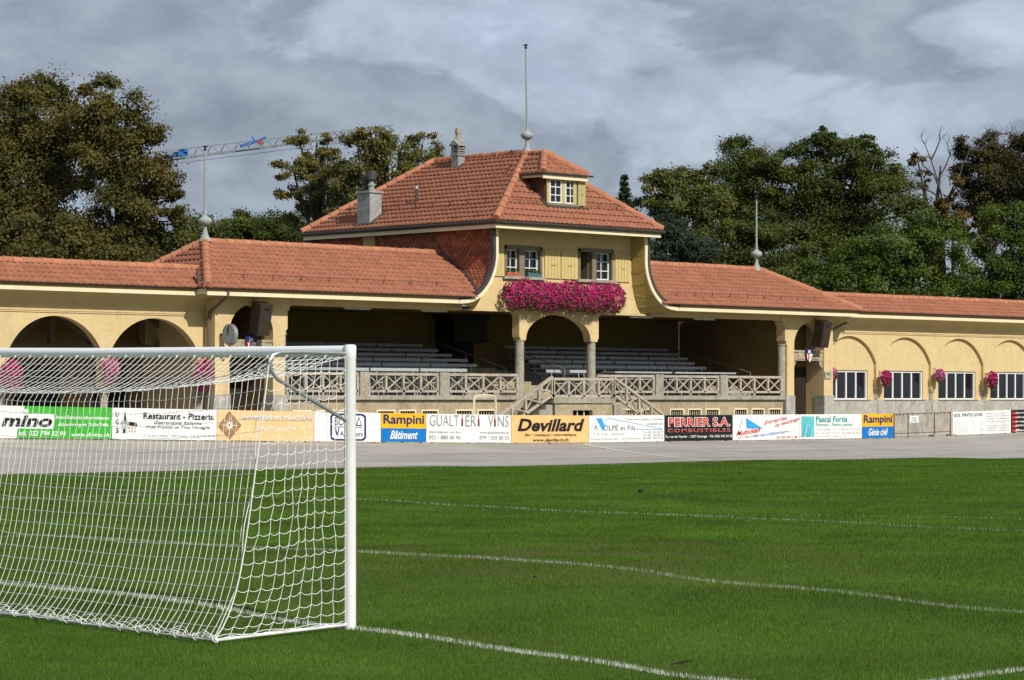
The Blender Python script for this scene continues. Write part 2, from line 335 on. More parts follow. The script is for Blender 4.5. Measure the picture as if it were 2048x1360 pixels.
# ------------------------------------------------------------------ ground, track, apron, markings
def grid_mesh(xs, ys, zf):
    X, Y = np.meshgrid(xs, ys, indexing='ij'); Z = zf(X, Y); V = np.stack([X, Y, Z], -1).reshape(-1, 3)
    nx, ny = len(xs), len(ys); i, j = np.meshgrid(np.arange(nx-1), np.arange(ny-1), indexing='ij'); a = (i*ny + j).ravel()
    return V, np.stack([a, a+ny, a+ny+1, a+1], -1)
xs = np.concatenate([[-3000,-800,-200,-60,-20], np.arange(0, 46, .5), np.arange(46, 110, 2), [120,150,250,700,3000]])
ys = np.concatenate([[-3000,-800,-200,-60,-20,-5], np.arange(4, 46, .5), np.arange(46, 57.6, 1.0), [57.5,64,75,100,160,300,900,3000]])
ys = np.unique(ys)
def ground_z(X, Y):
    z = gz(X, Y); far = np.clip((np.hypot(X-40, Y-30) - 90)/60, 0, 1); return z*(1-far) - .02 - .25*((Y > 58))
V, F = grid_mesh(xs, ys, ground_z)
props(np_mesh('ground', V, F, M['turf']), 'green turf ground of the football pitch reaching to the horizon', 'ground', kind='structure')
ZO = np.array([(0,1.6),(25,1.25),(41.6,.86),(49,.72),(55.6,.60),(63,.48),(72,.47),(81.5,.47),(89,.59),(105,.9),(150,1.4)])
def zout(x): return np.interp(x, ZO[:,0], ZO[:,1])
xs2 = np.arange(-5, 151, 1.0); ys2 = np.array([57.45, 57.9, 58.6, 59.5, 60.5, 61.5, 62.5, 63.2, 63.42, 63.8])
def track_z(X, Y):
    z0 = gz(X, np.full_like(X, 57.5)) - .005; t = np.clip((Y-57.5)/(63.4-57.5), 0, 1)
    return z0 + (zout(X) - .035 - z0)*(.35*t + .65*t**2)
V, F = grid_mesh(xs2, ys2, track_z)
trk = np_mesh('track', V, F, M['track']); trk.data.polygons.foreach_set('use_smooth', [True]*len(trk.data.polygons))
props(trk, 'grey banked cycle track between the pitch and the advertising boards', 'track', kind='structure')
V, F = grid_mesh(np.arange(-5, 151, 5.), np.array([63.78, 64.4, 90.]), lambda X, Y: np.where(Y < 64, np.minimum(zout(X), .5)-.05, .42))
props(np_mesh('pavement', V, F, M['track']), 'paved strip at the foot of the grandstand', 'pavement', kind='structure')
kb = MB()
for i in range(-5, 150, 2):
    z0, z1 = float(zout(i)), float(zout(i+1.98))
    kb.add([(i,63.40,z0-.2),(i+1.98,63.40,z1-.2),(i+1.98,63.56,z1-.2),(i,63.56,z0-.2),(i,63.40,z0-.012),(i+1.98,63.40,z1-.012),(i+1.98,63.56,z1-.012),(i,63.56,z0-.012)],
           [(0,3,2,1),(4,5,6,7),(0,1,5,4),(1,2,6,5),(2,3,7,6),(3,0,4,7)])
kb.build('kerb', M['concrete'], label='rough grey concrete kerb under the advertising boards', cat='kerb', kind='structure')
# finish line painted across the track
fl = MB(); seg = 14
for i in range(seg+1):
    y = 57.6 + (63.3-57.6)*i/seg; x = 64.55 - .05*i/seg
    for dx in (-.06, .06):
        fl.v.append((x+dx, y, float(track_z(np.array([x+dx]), np.array([y]))[0]) + .012))
for i in range(seg): fl.f.append((2*i, 2*i+1, 2*i+3, 2*i+2))
fl.build('finish_line', M['white'], label='thin white finish line painted across the grey track', cat='marking', kind='structure')

def blades(P, w, h, lean, smin=.75):
    # P (n,2) positions, w, h arrays -> one triangle each
    n = len(P); a = rng.uniform(0, 2*np.pi, n); z = gz(P[:,0], P[:,1])
    # broad side mostly across; random yaw
    dx = np.cos(a)*w/2; dy = np.sin(a)*w/2
    la = rng.uniform(0, 2*np.pi, n); ll = rng.uniform(0, lean, n)*h
    hh = h*rng.uniform(smin, 1.15, n)
    A = np.stack([P[:,0]-dx, P[:,1]-dy, z-.03], -1); B = np.stack([P[:,0]+dx, P[:,1]+dy, z-.03], -1)
    T = np.stack([P[:,0]+np.cos(la)*ll, P[:,1]+np.sin(la)*ll, z+hh-.012], -1)
    V = np.stack([A, B, T], 1).reshape(-1, 3); F = np.arange(3*n).reshape(-1, 3)
    return V, F
# painted lines: (name, label, polyline, width)
GLX = 15.19; GC = 21.41
def arc_pts():
    c = (GLX+11, GC); t = math.acos(5.5/9.15); return [(c[0]+9.15*math.cos(-t+2*t*i/12), c[1]+9.15*math.sin(-t+2*t*i/12)) for i in range(13)]
LINES = [('goal_line', 'white goal line running out from the foot of the goal post', [(GLX, 6), (GLX, 40)], .085, .60),
 ('goal_area_line', 'white line of the goal area crossing the grass in front of the goal', [(GLX+5.5, GC-9.2), (GLX+5.5, GC+9.2)], .08, .38),
 ('goal_area_side_line', 'short white side line of the goal area in the lower right corner', [(GLX, GC-9.2), (GLX+5.5, GC-9.2)], .085, .6),
 ('goal_area_far_side_line', 'far side line of the goal area seen through the net', [(GLX, GC+9.2), (GLX+5.5, GC+9.2)], .1, .3),
 ('penalty_area_line', 'faint white line of the penalty area in the middle of the pitch', [(GLX+16.5, 1.25), (GLX+16.5, 41.5)], .08, .13),
 ('penalty_area_side_line', 'far side line of the penalty area behind the net', [(GLX, 41.5), (GLX+16.5, 41.5)], .1, .2),
 ('penalty_arc', 'faint white arc beyond the penalty area line', arc_pts(), .09, .05),
 ('touch_line', 'faint white touch line along the edge of the track', [(5, 56.7), (110, 56.7)], .12, .05),
 ('halfway_line', 'faint white halfway line far across the pitch', [(67.5, 20), (67.5, 56.7)], .12, .03)]
def line_dist(P, pts):
    best = np.full(len(P), 1e9)
    for a, b in zip(pts[:-1], pts[1:]):
        a = np.array(a); b = np.array(b); d = b-a; t = np.clip(((P-a)@d)/(d@d), 0, 1); q = a + t[:,None]*d
        best = np.minimum(best, np.hypot(*(P-q).T))
    return best
for nm, lab, pts, w, cov in LINES:
    Vs = []; Fs = []; k = 0
    for a, b in zip(pts[:-1], pts[1:]):
        a = np.array(a); b = np.array(b); L = np.linalg.norm(b-a); d = (b-a)/L; nrm = np.array([-d[1], d[0]])
        t = rng.uniform(0, L, int(L*w*9000*cov)+4); o = rng.normal(0, w*.32, len(t)); o = np.clip(o, -w*.75, w*.75)
        o += .012*np.sin(t*1.7) + .008*np.sin(t*4.1+1)
        P = a + t[:,None]*d + o[:,None]*nrm
        pat = np.sin(t*2.3)*.5+np.sin(t*5.1+2)*.4+np.sin(t*11+1)*.3
        keep = (rng.uniform(size=len(t)) < .85 + .22*pat)
        dd = np.hypot(P[:,0], P[:,1]); keep &= (dd > 12)
        P = P[keep]; dd = dd[keep]
        v, f = blades(P, .0065*np.clip(dd/22, .8, 2), np.full(len(P), .031), .6); Vs.append(v); Fs.append(f+k); k += len(v)
    props(np_mesh(nm, np.concatenate(Vs), np.concatenate(Fs), M['linepaint' if cov > .4 else 'linefaint']), lab, 'marking', kind='structure')
def grass():
    n = 1080000
    u = rng.uniform(size=n); d0, d1 = 16., 96.; e = .4
    d = (d0**e + u*(d1**e-d0**e))**(1/e); az = AZ + rng.uniform(R(-13.2), R(13.2), n)
    P = np.stack([np.cos(az)*d, np.sin(az)*d], -1); k = P[:,1] < 57.32 + .10*np.sin(P[:,0]*.9) + .06*np.sin(P[:,0]*3.7+1) + rng.uniform(0, .25, n)
    P = P[k]; d = d[k]; keep = np.ones(len(P), bool)
    for nm, lab, pts, w, cov in LINES:
        keep &= ~((line_dist(P, pts) < w*.5) & (rng.uniform(size=len(P)) < .9*cov))
    P = P[keep]; d = d[keep]
    tuft = .85 + .25*np.sin(P[:,0]*3.1+np.sin(P[:,1]*2.3)*2)*np.sin(P[:,1]*2.7+1)
    V, F = blades(P, .0058*(d/20)**.9, .027*tuft, .8)
    props(np_mesh('grass', V, F, M['grass']), 'short mown green grass covering the football pitch', 'grass', kind='stuff')
grass()

# ------------------------------------------------------------------ the grandstand
XC = 68.56; YF = 68.5; YE = 67.8; YW = 69.0; GZ = .42
G = empty('grandstand', (XC, YF, GZ), 'yellow plastered grandstand with red tiled roofs and a raised central pavilion', 'grandstand')
def P(name, mb, m, parent=None, smooth=False, label=None, kind=None): return mb.build(name, M[m] if isinstance(m, str) else m, parent or G, smooth, label, kind=kind)
def boxp(name, m, parent, *b, **k): return P(name, MB().box(*b), m, parent, **k)

# -- profiles of the swept eave: fascia curve (front) and wall curve (behind), dx outwards from the vertical, z
FA = [(0,7.98),(0,7.4),(0,6.95),(.05,6.62),(.17,6.30),(.40,5.92),(.78,5.57),(1.25,5.36),(1.8,5.30)]
WA = [(-.09,7.98),(-.09,7.4),(-.09,6.9),(-.07,6.5),(-.03,6.15),(.03,5.9),(.12,5.6),(.24,5.35),(.40,5.12)]
def smooth_path(p, n=5):
    o = []
    for i in range(len(p)-1):
        p0 = Vector(p[max(i-1,0)]); p1 = Vector(p[i]); p2 = Vector(p[i+1]); p3 = Vector(p[min(i+2,len(p)-1)])
        for k in range(n):
            t = k/n; o.append(tuple(.5*((2*p1)+(p2-p0)*t+(2*p0-5*p1+4*p2-p3)*t*t+(3*p1-p0-3*p2+p3)*t**3)))
    return o + [tuple(p[-1])]
FS = smooth_path(FA); WS = smooth_path(WA)
def offset(path, d):
    o = []
    for i, p in enumerate(path):
        a = Vector(path[max(i-1,0)]); b = Vector(path[min(i+1,len(path)-1)]); t = (b-a).normalized(); o.append((p[0] + (-t[1])*d, p[1] + t[0]*d))
    return o
HW = 3.80
def side(path, s): return [(XC + s*(HW + dx), z) for dx, z in path]
FO = offset(FS, .065); FI = offset(FS, -.065); FZ = offset(FS, .19)
def hw_at(z): # outer half width of the pavilion cheek at height z
    return HW + float(np.interp(z, [q[1] for q in reversed(FO)], [q[0] for q in reversed(FO)]))
for s in (-1, 1):
    a = side(FO, s); b = side(FI, s); poly = a + b[::-1]
    P('curved_fascia', MB().slab(poly, [], YE, YE+.06), 'cream')
    c = side(FZ, s); poly = c + a[::-1]
    P('verge_flashing', MB().slab(poly, [], YE-.015, YE+.14), 'zinc')
    # soffit between the fascia and the wall
    mb = MB(); w = side(WS, s); n = len(w)
    for (x, z), (x2, z2) in zip(b, w): mb.v += [(x, YE+.06, z), (x2, YF+.02, z2)]
    for i in range(n-1): mb.f.append((2*i, 2*i+1, 2*i+3, 2*i+2))
    P('curved_soffit', mb, 'ochre', smooth=True)
    for k in range(6, n-2, 7):     # joints of the boarded soffit
        (x, z), (x2, z2) = b[k], w[k]; P('soffit_batten', MB().bar((x-s*.02, YE+.08, z), (x2-s*.02, YF, z2), .012, .012), 'ochre')
    # cheek wall behind
    mb = MB(); sh = [(x, z) for x, z in a if z > 5.33] ; k = len(sh)
    for y in (YE+.06, 77.4):
        for x, z in sh: mb.v.append((x, y, z))
    for i in range(k-1): mb.f.append((i, i+1, k+i+1, k+i))
    chk = P('side_wall', mb, 'roofdeck', smooth=True)  # dark base colour paints in the shadow between the shingles
    # scale shaped shingles on the cheek
    acc = [0.]
    for i in range(1, k): acc.append(acc[-1] + math.dist(sh[i], sh[i-1]))
    Vv = []; Ff = []; row = 0; t = .05
    while t < acc[-1]-.05:
        x, z = np.interp(t, acc, [q[0] for q in sh]), np.interp(t, acc, [q[1] for q in sh])
        t2 = min(t+.10, acc[-1]); x2, z2 = np.interp(t2, acc, [q[0] for q in sh]), np.interp(t2, acc, [q[1] for q in sh])
        dn = Vector((x2-x, 0, z2-z)).normalized(); out = Vector((-dn.z, 0, dn.x)); out = out if out.x*s > 0 else -out
        wv = .20; y = YE+.12 + (wv/2 if row % 2 else 0)
        while y < (77.3 if z > 6.9 else 72.0):
            zr = 5.5 + (y-67.7)*.557
            if y > 70.7: zr = max(7.0, 7.12 - (y-70.7)*.557) if y < 72 else 7.0
            if z > zr - .15 and (s < 0 or y < 70.5):
                g = wv*.45; L = .165; b0 = len(Vv)
                pts = [(-g,-.02,.008),(g,-.02,.008),(g,L*.55,.034),(g*.6,L*.9,.044),(0,L,.047),(-g*.6,L*.9,.044),(-g,L*.55,.034)]
                lift = random.uniform(0, .010)
                base = Vector((x, y, z))
                top = [base + Vector((0, p0, 0)) + dn*p1 + out*(p2+lift) for p0, p1, p2 in pts]
                Vv += [tuple(q) for q in top]; Ff.append(tuple(range(b0, b0+7)))
                Vv += [tuple(q - out*.034) for q in top[2:]]
                for i in range(4): Ff.append((b0+2+i, b0+3+i, b0+8+i, b0+7+i))
            y += wv
        t += .115; row += 1
    mb = MB(); mb.v = Vv; mb.f = Ff
    P('wall_shingles', mb, 'shingle', chk, kind='stuff')
    # flashing where the stand roof runs into the cheek
    fp = []
    for y in np.linspace(67.75, 70.66, 24):
        z = 5.5 + (y-67.7)*.557; fp.append((XC + s*(hw_at(z)+.05), y, z+.06))
    P('roof_flashing', MB().tube(fp + [(fp[-1][0], 70.7, 7.5)], .05, 6), 'zinc')
boxp('corner_pilaster', 'ochre', G, XC-HW-.17, XC-HW-.02, 74.1, 74.75, 6.8, 7.9)
w = P('cheek_window', MB().box(XC-HW-.12, XC-HW-.02, 71.9, 72.75, 6.9, 7.42), 'stonefr'); boxp('pane', 'black', w, XC-HW-.135, XC-HW-.11, 72.0, 72.65, 6.95, 7.36)

# -- pavilion front wall with its openings
wl = side(WS, -1); wr = side(WS, 1)
outer = [(x, z) for x, z in wl] + [(x, z) for x, z in reversed(wr)]
holes = [[(65.78,6.30),(67.64,6.30),(67.64,7.36),(65.78,7.36)], [(69.48,6.30),(71.31,6.30),(71.31,7.40),(69.48,7.40)]]
P('pavilion_wall', MB().slab(outer, holes, YF, YF+.3), 'plaster')
boxp('wall_lip', 'plaster', G, wl[-1][0]-.3, wr[-1][0]+.3, YF-.02, YF+.28, 5.04, 5.115)
def window_leaf(par, x0, x1, z0, z1, y, cols=2, rows=3, curtain=False):
    f = .045
    boxp('sash_frame', 'white', par, x0, x0+f, y, y+.05, z0, z1); boxp('sash_frame', 'white', par, x1-f, x1, y, y+.05, z0, z1)
    boxp('sash_frame', 'white', par, x0+f, x1-f, y, y+.05, z0, z0+f); boxp('sash_frame', 'white', par, x0+f, x1-f, y, y+.05, z1-f, z1)
    for i in range(1, cols):
        x = x0 + (x1-x0)*i/cols; boxp('glazing_bar', 'white', par, x-.014, x+.014, y+.005, y+.04, z0+f, z1-f)
    for j in range(1, rows):
        z = z0 + (z1-z0)*j/rows; boxp('glazing_bar', 'white', par, x0+f, x1-f, y+.002, y+.043, z-.014, z+.014)
    for i in range(cols):
        for j in range(rows):
            a = x0 + (x1-x0)*i/cols; b = x0 + (x1-x0)*(i+1)/cols; c = z0 + (z1-z0)*j/rows; d = z0 + (z1-z0)*(j+1)/rows
            boxp('pane', 'glass', par, a+.01, b-.01, y+.045, y+.049, c+.01, d-.01)
    if curtain: boxp('curtain', 'curtain', par, x0+(x1-x0)*.45, x1-.08, y+.10, y+.12, z0+.05, z1-.05)
for wi, ((x0, x1, m0, m1), zt) in enumerate((((65.78, 67.64, 66.50, 66.76), 7.36), ((69.48, 71.31, 70.20, 70.42), 7.40))):
    wn = P('window', MB().box(x0, x0+.1, YF-.03, YF+.2, 6.30, zt).box(x1-.1, x1, YF-.03, YF+.2, 6.30, zt).box(x0, x1, YF-.03, YF+.2, zt-.1, zt+.04)
           .box(m0, m1, YF-.02, YF+.18, 6.30, zt-.1), 'stonefr')
    P('sill', MB().box(x0-.1, x1+.1, YF-.12, YF+.2, 6.20, 6.30), 'concrete', wn)
    for li, (a, b) in enumerate(((x0+.1, m0), (m1, x1-.1))):
        if wi == 1 and li == 0:
            boxp('open_casement', 'stonefr', wn, b-.05, b-.02, YF+.16, YF+.6, 6.32, zt-.12)
        else: window_leaf(wn, a, b, 6.31, zt-.1, YF+.13, 2, 3, curtain=(wi == 1))
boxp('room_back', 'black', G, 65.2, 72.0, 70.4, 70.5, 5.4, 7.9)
def shutter(x0, x1, z0=6.28, z1=7.32, y=YF, par=None, m='shutter'):
    s = P('shutter', MB().box(x0, x1, y-.035, y-.012, z0, z1), m, par or G); n = 5
    for i in range(n):
        a = x0 + (x1-x0)*i/n; b = x0 + (x1-x0)*(i+1)/n; boxp('board', m, s, a+.007, b-.007, y-.052, y-.036, z0, z1)
    boxp('latch', 'gutter', s, x0+(x1-x0)*.4, x0+(x1-x0)*.65, y-.066, y-.053, z0+(z1-z0)*.45, z0+(z1-z0)*.465)
    return s
shutter(64.92, 65.72); shutter(67.74, 68.54); shutter(68.58, 69.40); shutter(71.38, 72.17, 6.26)

# -- tower walls with arched openings
def tower(x0, x1, a0, a1, ztop, inner_side):
    jl = [(x0, GZ), (x1, GZ)]
    if inner_side > 0:   # the opening of the stand lies to the right
        out = [(x0,GZ),(x1-.12,GZ),(x1-.12,4.05),(x1-.07,4.12),(x1-.07,4.2),(x1,4.26),(x1,4.84),(x1+.08,4.87),(x1+.10,5.0),(x1+.22,5.03),(x1+.22,5.3),(x0,5.3)]
    else:
        out = [(x0+.12,GZ),(x1,GZ),(x1,5.3),(x0-.22,5.3),(x0-.22,5.03),(x0-.10,5.0),(x0-.08,4.87),(x0,4.84),(x0,4.26),(x0+.07,4.2),(x0+.07,4.12),(x0+.12,4.05)]
    r = (a1-a0)/2
    t = P('tower_wall', MB().slab(out, [arch(a0, a1, GZ+.02, ztop-r*1.0, ztop)], YF, YF+.45), 'plaster')
    # stone transom with corbels
    tr = P('transom', MB().box(a0+.002, a1-.002, YF+.06, YF+.5, 3.47, 3.80).box(a0+.002, a1-.002, YF+.02, YF+.5, 3.80, 3.88)
           .box(a0+.3, a1-.3, YF+.035, YF+.06, 3.53, 3.80), 'stone', t)
    for sx, x in ((1, a0), (-1, a1)):
        P('corbel', MB().slab([(x, 3.47), (x+sx*.20, 3.47), (x+sx*.19, 3.35), (x+sx*.12, 3.24), (x, 3.18)], [], YF+.08, YF+.42), 'stone', t)
    for bx0, bx1 in ((x0-.03, a0+.02), (a1-.02, x1+.03)):
        if inner_side > 0 and bx1 > x1: bx1 = x1-.02
        if inner_side < 0 and bx0 < x0: bx0 = x0+.02
        boxp('plinth_block', 'cement', t, bx0, bx1, YF-.04, YF+.47, GZ, 2.09)
    # passage behind
    yb_ = 72.5 if inner_side > 0 else 69.42
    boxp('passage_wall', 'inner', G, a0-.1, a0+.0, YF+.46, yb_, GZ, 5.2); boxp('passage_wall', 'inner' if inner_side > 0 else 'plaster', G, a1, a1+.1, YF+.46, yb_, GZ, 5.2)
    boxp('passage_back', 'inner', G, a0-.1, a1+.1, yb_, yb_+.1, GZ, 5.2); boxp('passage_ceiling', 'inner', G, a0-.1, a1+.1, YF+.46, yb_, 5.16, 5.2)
    return t
tower(52.94, 55.93, 53.53, 55.32, 5.0, 1); tR = tower(81.05, 84.0, 81.60, 83.44, 4.96, -1)
boxp('tower_side', 'plaster', G, 52.965, 53.2, YF+.46, 72.6, GZ, 5.2)
boxp('passage_door', 'dark', G, 81.7, 83.36, 69.36, 69.415, GZ, 3.2)
# engaged round columns at the ends of the stand opening
for x in (55.86, 81.12): P('column', MB().lathe([(.165, 2.09), (.155, 4.02), (.19, 4.06), (.19, 4.1)], (x, YF+.25, 0), 20), 'concrete', smooth=True)

# -- the stand: plinth, floor, tiers, walls, ceiling, beam
boxp('beam', 'plaster', G, 55.9, XC-HW-1.0, YF+.03, YF+.4, 5.04, 5.3); boxp('beam', 'plaster', G, XC+HW+1.0, 81.1, YF+.03, YF+.4, 5.04, 5.3)
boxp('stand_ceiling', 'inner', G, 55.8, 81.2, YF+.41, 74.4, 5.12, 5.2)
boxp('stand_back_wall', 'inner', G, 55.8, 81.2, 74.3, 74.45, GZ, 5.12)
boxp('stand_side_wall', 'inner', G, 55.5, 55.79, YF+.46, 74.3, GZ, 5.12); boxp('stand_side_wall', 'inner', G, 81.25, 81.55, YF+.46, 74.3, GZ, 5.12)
WX = [(56.16,56.99),(57.18,57.98),(58.2,58.99),(59.84,60.67),(60.85,61.63),(61.88,62.67),(63.47,64.30),(64.52,65.39),(71.9,72.6),(72.85,73.57),(74.45,75.23),(75.45,76.21),(76.44,77.24),(78.08,78.87),(79.10,79.87),(80.11,80.89)]
hl = [[(a,.85),(b,.85),(b,1.59),(a,1.59)] for a, b in WX]
P('plinth_wall', MB().slab([(55.9,GZ),(81.0,GZ),(81.0,1.93),(55.9,1.93)], hl, YF+.06, YF+.35), 'stone')
for a, b in WX:
    wn = P('cellar_window', MB().box(a, a+.05, YF+.04, YF+.1, .85, 1.59).box(b-.05, b, YF+.04, YF+.1, .85, 1.59).box(a+.05, b-.05, YF+.04, YF+.1, 1.54, 1.59), 'cream')
    boxp('pane', 'black', wn, a+.05, b-.05, YF+.2, YF+.22, .85, 1.54)
    for i in range(1, 7): x = a + (b-a)*i/7; P('grille_bar', MB().tube([(x, YF+.12, .85), (x, YF+.12, 1.55)], .012, 5), 'cream', wn)
boxp('ledge', 'concrete', G, 55.9, 66.3, YF-.06, YF+.6, 1.93, 2.08); boxp('ledge', 'concrete', G, 70.75, 81.0, YF-.06, YF+.6, 1.93, 2.08); boxp('ledge', 'concrete', G, 66.3, 70.75, YF-.02, YF+.6, 1.93, 2.08)
boxp('stand_floor', 'concrete', G, 55.8, 81.2, YF+.6, 70.0, 1.9, 2.08)
TIER = [(69.95 + .75*k, 2.08 + .19*(k)) for k in range(6)]
for k, (y, z) in enumerate(TIER):
    if k: boxp('seating_tier', 'concrete', G, 55.8, 81.2, y-.35, 74.3 if k == 5 else y+.401, 1.9, z)
# -- centre arch on two round columns
ho = arch(66.84, 70.12, 4.04, 4.10, 4.99, 28); ho[0] = (66.86, 4.03); ho[-1] = (70.10, 4.03)
out = [(66.50,4.16),(66.56,4.10),(66.57,4.03)] + [(66.80,4.03)] + ho[1:-1] + [(70.16,4.03),(70.47,4.03),(70.48,4.10),(70.54,4.16),(70.54,4.94),(70.62,4.97),(70.66,5.06),(70.60,5.12),(66.44,5.12),(66.38,5.06),(66.42,4.97),(66.50,4.94)]
P('centre_arch', MB().slab(out, [], YF-.01, YF+.35), 'plaster')
for x in (66.68, 70.32):
    c = P('column', MB().lathe([(.18,2.08),(.17,2.2),(.162,4.0),(.19,4.03),(.19,4.06)], (x, YF+.17, 0), 22), 'concrete', smooth=True)
# -- balustrades: piers, rails, uprights and crosses
cross_cache = {}
def balustrade(x0, x1, n, y=YF+.1, z0=2.10, z1=2.84, drop=0, parent=None):
    # drop: height lost from x0 to x1 (a stair flight), rails follow the slope
    sl = lambda x: -drop*(x-x0)/(x1-x0)
    pn = P('balustrade_panel', MB().bar((x0, y, z1-.04), (x1, y, z1-.04+sl(x1)), .12, .09), 'wood', parent)
    P('bottom_rail', MB().bar((x0, y, z0+.12), (x1, y, z0+.12+sl(x1)), .09, .08), 'wood', pn)
    for i in range(n+1):
        x = x0 + (x1-x0)*i/n; w_ = .045 if 0 < i < n else .05
        P('upright', MB().box(x-w_, x+w_, y-.045, y+.045, z0+sl(x)-(0.02 if i % 2 == 0 else -.1), z1-.08+sl(x)), 'wood', pn)
    for i in range(n):
        a = x0 + (x1-x0)*i/n + .045; b = x0 + (x1-x0)*(i+1)/n - .045; lo = z0+.17; hi = z1-.09
        P('cross_bar', MB().bar((a, y-.012, lo+sl(a)), (b, y-.012, hi+sl(b)), .035, .055, (0, 1, 0)), 'wood', pn)
        P('cross_bar', MB().bar((a, y+.026, hi+sl(a)), (b, y+.026, lo+sl(b)), .035, .055, (0, 1, 0)), 'wood', pn)
    return pn
for a, b in ((55.98, 59.02), (59.50, 62.66), (63.16, 66.48), (70.55, 73.58), (74.06, 77.2), (77.68, 80.92)): balustrade(a, b, 4)
for a, b in ((59.05, 59.47), (62.69, 63.13), (73.61, 74.03), (77.23, 77.65)): boxp('balustrade_pier', 'concrete', G, a, b, YF-.02, YF+.24, 2.08, 2.87)
# -- double stair in front of the arch
SY0, SY1 = 67.25, 68.44; LX0, LX1 = 67.05, 69.98; LZ = 1.92
st = P('stair_landing', MB().slab([(LX0,GZ),(LX1,GZ),(LX1,LZ-.12),(LX0,LZ-.12)], [[(67.95,GZ+.3),(68.95,GZ+.3),(68.95,1.55),(67.95,1.55)]], SY0, SY1), 'stone')
boxp('landing_slab', 'concrete', st, LX0-.1, LX1+.1, SY0-.06, SY1, LZ-.115, LZ+.04)
boxp('landing_window', 'black', st, 67.95, 68.95, SY0+.2, SY0+.22, GZ+.3, 1.55)
for x in (68.28, 68.62): boxp('window_bar', 'cream', st, x-.02, x+.02, SY0+.1, SY0+.13, GZ+.3, 1.55)
boxp('window_bar', 'cream', st, 67.95, 68.95, SY0+.13, SY0+.15, 1.22, 1.26)
ns = 8; rise = (LZ-.08-GZ)/ns
for s, xe in ((-1, LX0-.1), (1, LX1+.1)):
    for i in range(ns):
        a = xe + s*i*.33; b = xe + s*(i+1)*.33; boxp('stair_step', 'concrete', st, min(a, b)+.002, max(a, b), SY0+.02, SY1, GZ, LZ-.08-(i+1)*rise+rise*.5)
    L = ns*.33; x_end = xe + s*L
    if s < 0: balustrade(xe, x_end, 4, SY0+.04, LZ+.06, LZ+.84, drop=1.35, parent=st)
    else: balustrade(xe, x_end, 4, SY0+.04, LZ+.06, LZ+.84, drop=1.35, parent=st)
balustrade(LX0-.05, LX1+.05, 4, SY0+.04, LZ+.02, LZ+.78, parent=st)
# inner steps of the aisle
for k in range(6): boxp('aisle_step', 'stone', G, 67.3, 69.3, 69.5+.62*k, 69.5+.62*(k+1), 2.08, 2.08+.17*(k+1) if k else 2.3)
bxo = MB().slab([(67.75,4.05),(69.4,4.05),(69.4,4.85),(69.55,4.95),(69.55,5.11),(67.6,5.11),(67.6,4.95),(67.75,4.85)], [], 73.2, 74.29)
P('dark_wooden_box', bxo, 'dark'); boxp('dark_door', 'black', G, 67.8, 69.35, 73.9, 74.29, 3.2, 4.05)
for x0, y0, z0, x1, y1, z1 in ((80.2, 73.9, 4.0, 80.6, 69.9, 3.0), (66.9, 73.8, 4.2, 66.9, 69.6, 3.05), (69.9, 73.8, 4.2, 69.9, 69.6, 3.05)):
    hr = P('handrail', MB().tube([(x0, y0, z0), (x1, y1, z1), (x1, y1, 2.1)], .022, 6), 'stonefr')
    P('handrail_post', MB().tube([((x0+x1)/2, (y0+y1)/2, (z0+z1)/2), ((x0+x1)/2, (y0+y1)/2, 2.1)], .02, 6), 'stonefr', hr)

# -- eaves: straight fascias, gutters and soffits
def eave(x0, x1, ye, ywall, zs=0, cove=None, par=None):
    P('fascia_board', MB().box(x0, x1, ye, ye+.05, 5.24+zs, 5.36+zs), 'cream', par)
    P('eave_board', MB().box(x0, x1, ye+.03, ye+.08, 5.362+zs, 5.50+zs), 'ochre', par)
    prof = [(-.07, .0)] + [(.065*math.cos(t), .065*math.sin(t)) for t in np.linspace(math.pi, 2*math.pi, 8)]
    mb = MB(); yy = ye-.04; zz = 5.50+zs
    ring = [(yy+.062*math.cos(t), zz+.07*math.sin(t)) for t in np.linspace(math.pi, 2*math.pi, 9)] + [(yy+.048*math.cos(t), zz+.055*math.sin(t)) for t in np.linspace(2*math.pi, math.pi, 9)]
    n = len(ring)
    for x in (x0, x1): mb.v += [(x, a, b) for a, b in ring]
    for i in range(n): mb.f.append((i, (i+1) % n, n+(i+1) % n, n+i))
    mb.f.append(tuple(range(n))); mb.f.append(tuple(range(2*n-1, n-1, -1)))
    P('gutter', mb, 'gutter', par, smooth=True)
    if cove is None: P('soffit', MB().box(x0, x1, ye+.05, ywall, 5.245+zs, 5.27+zs), 'plaster', par)
    else:
        mb = MB(); n = 10
        pr = [(ye+.05 + (ywall-ye-.05)*math.sin(t), 5.25+zs - (5.25+zs-cove)*(1-math.cos(t))) for t in np.linspace(0, math.pi/2, n)]
        for x in (x0, x1): mb.v += [(x, a, b) for a, b in pr]
        for i in range(n-1): mb.f.append((i, i+1, n+i+1, n+i))
        P('coved_soffit', mb, 'plaster_worn', par, smooth=True)
eave(52.1, XC-HW-1.78, YE, YF+.03); eave(XC+HW+1.78, 84.75, YE, YF+.03)
P('fascia_return', MB().box(52.1, 52.15, YE+.06, 68.6, 5.24, 5.45), 'cream'); P('fascia_return', MB().box(84.7, 84.75, YE+.06, 68.6, 5.24, 5.45), 'cream')
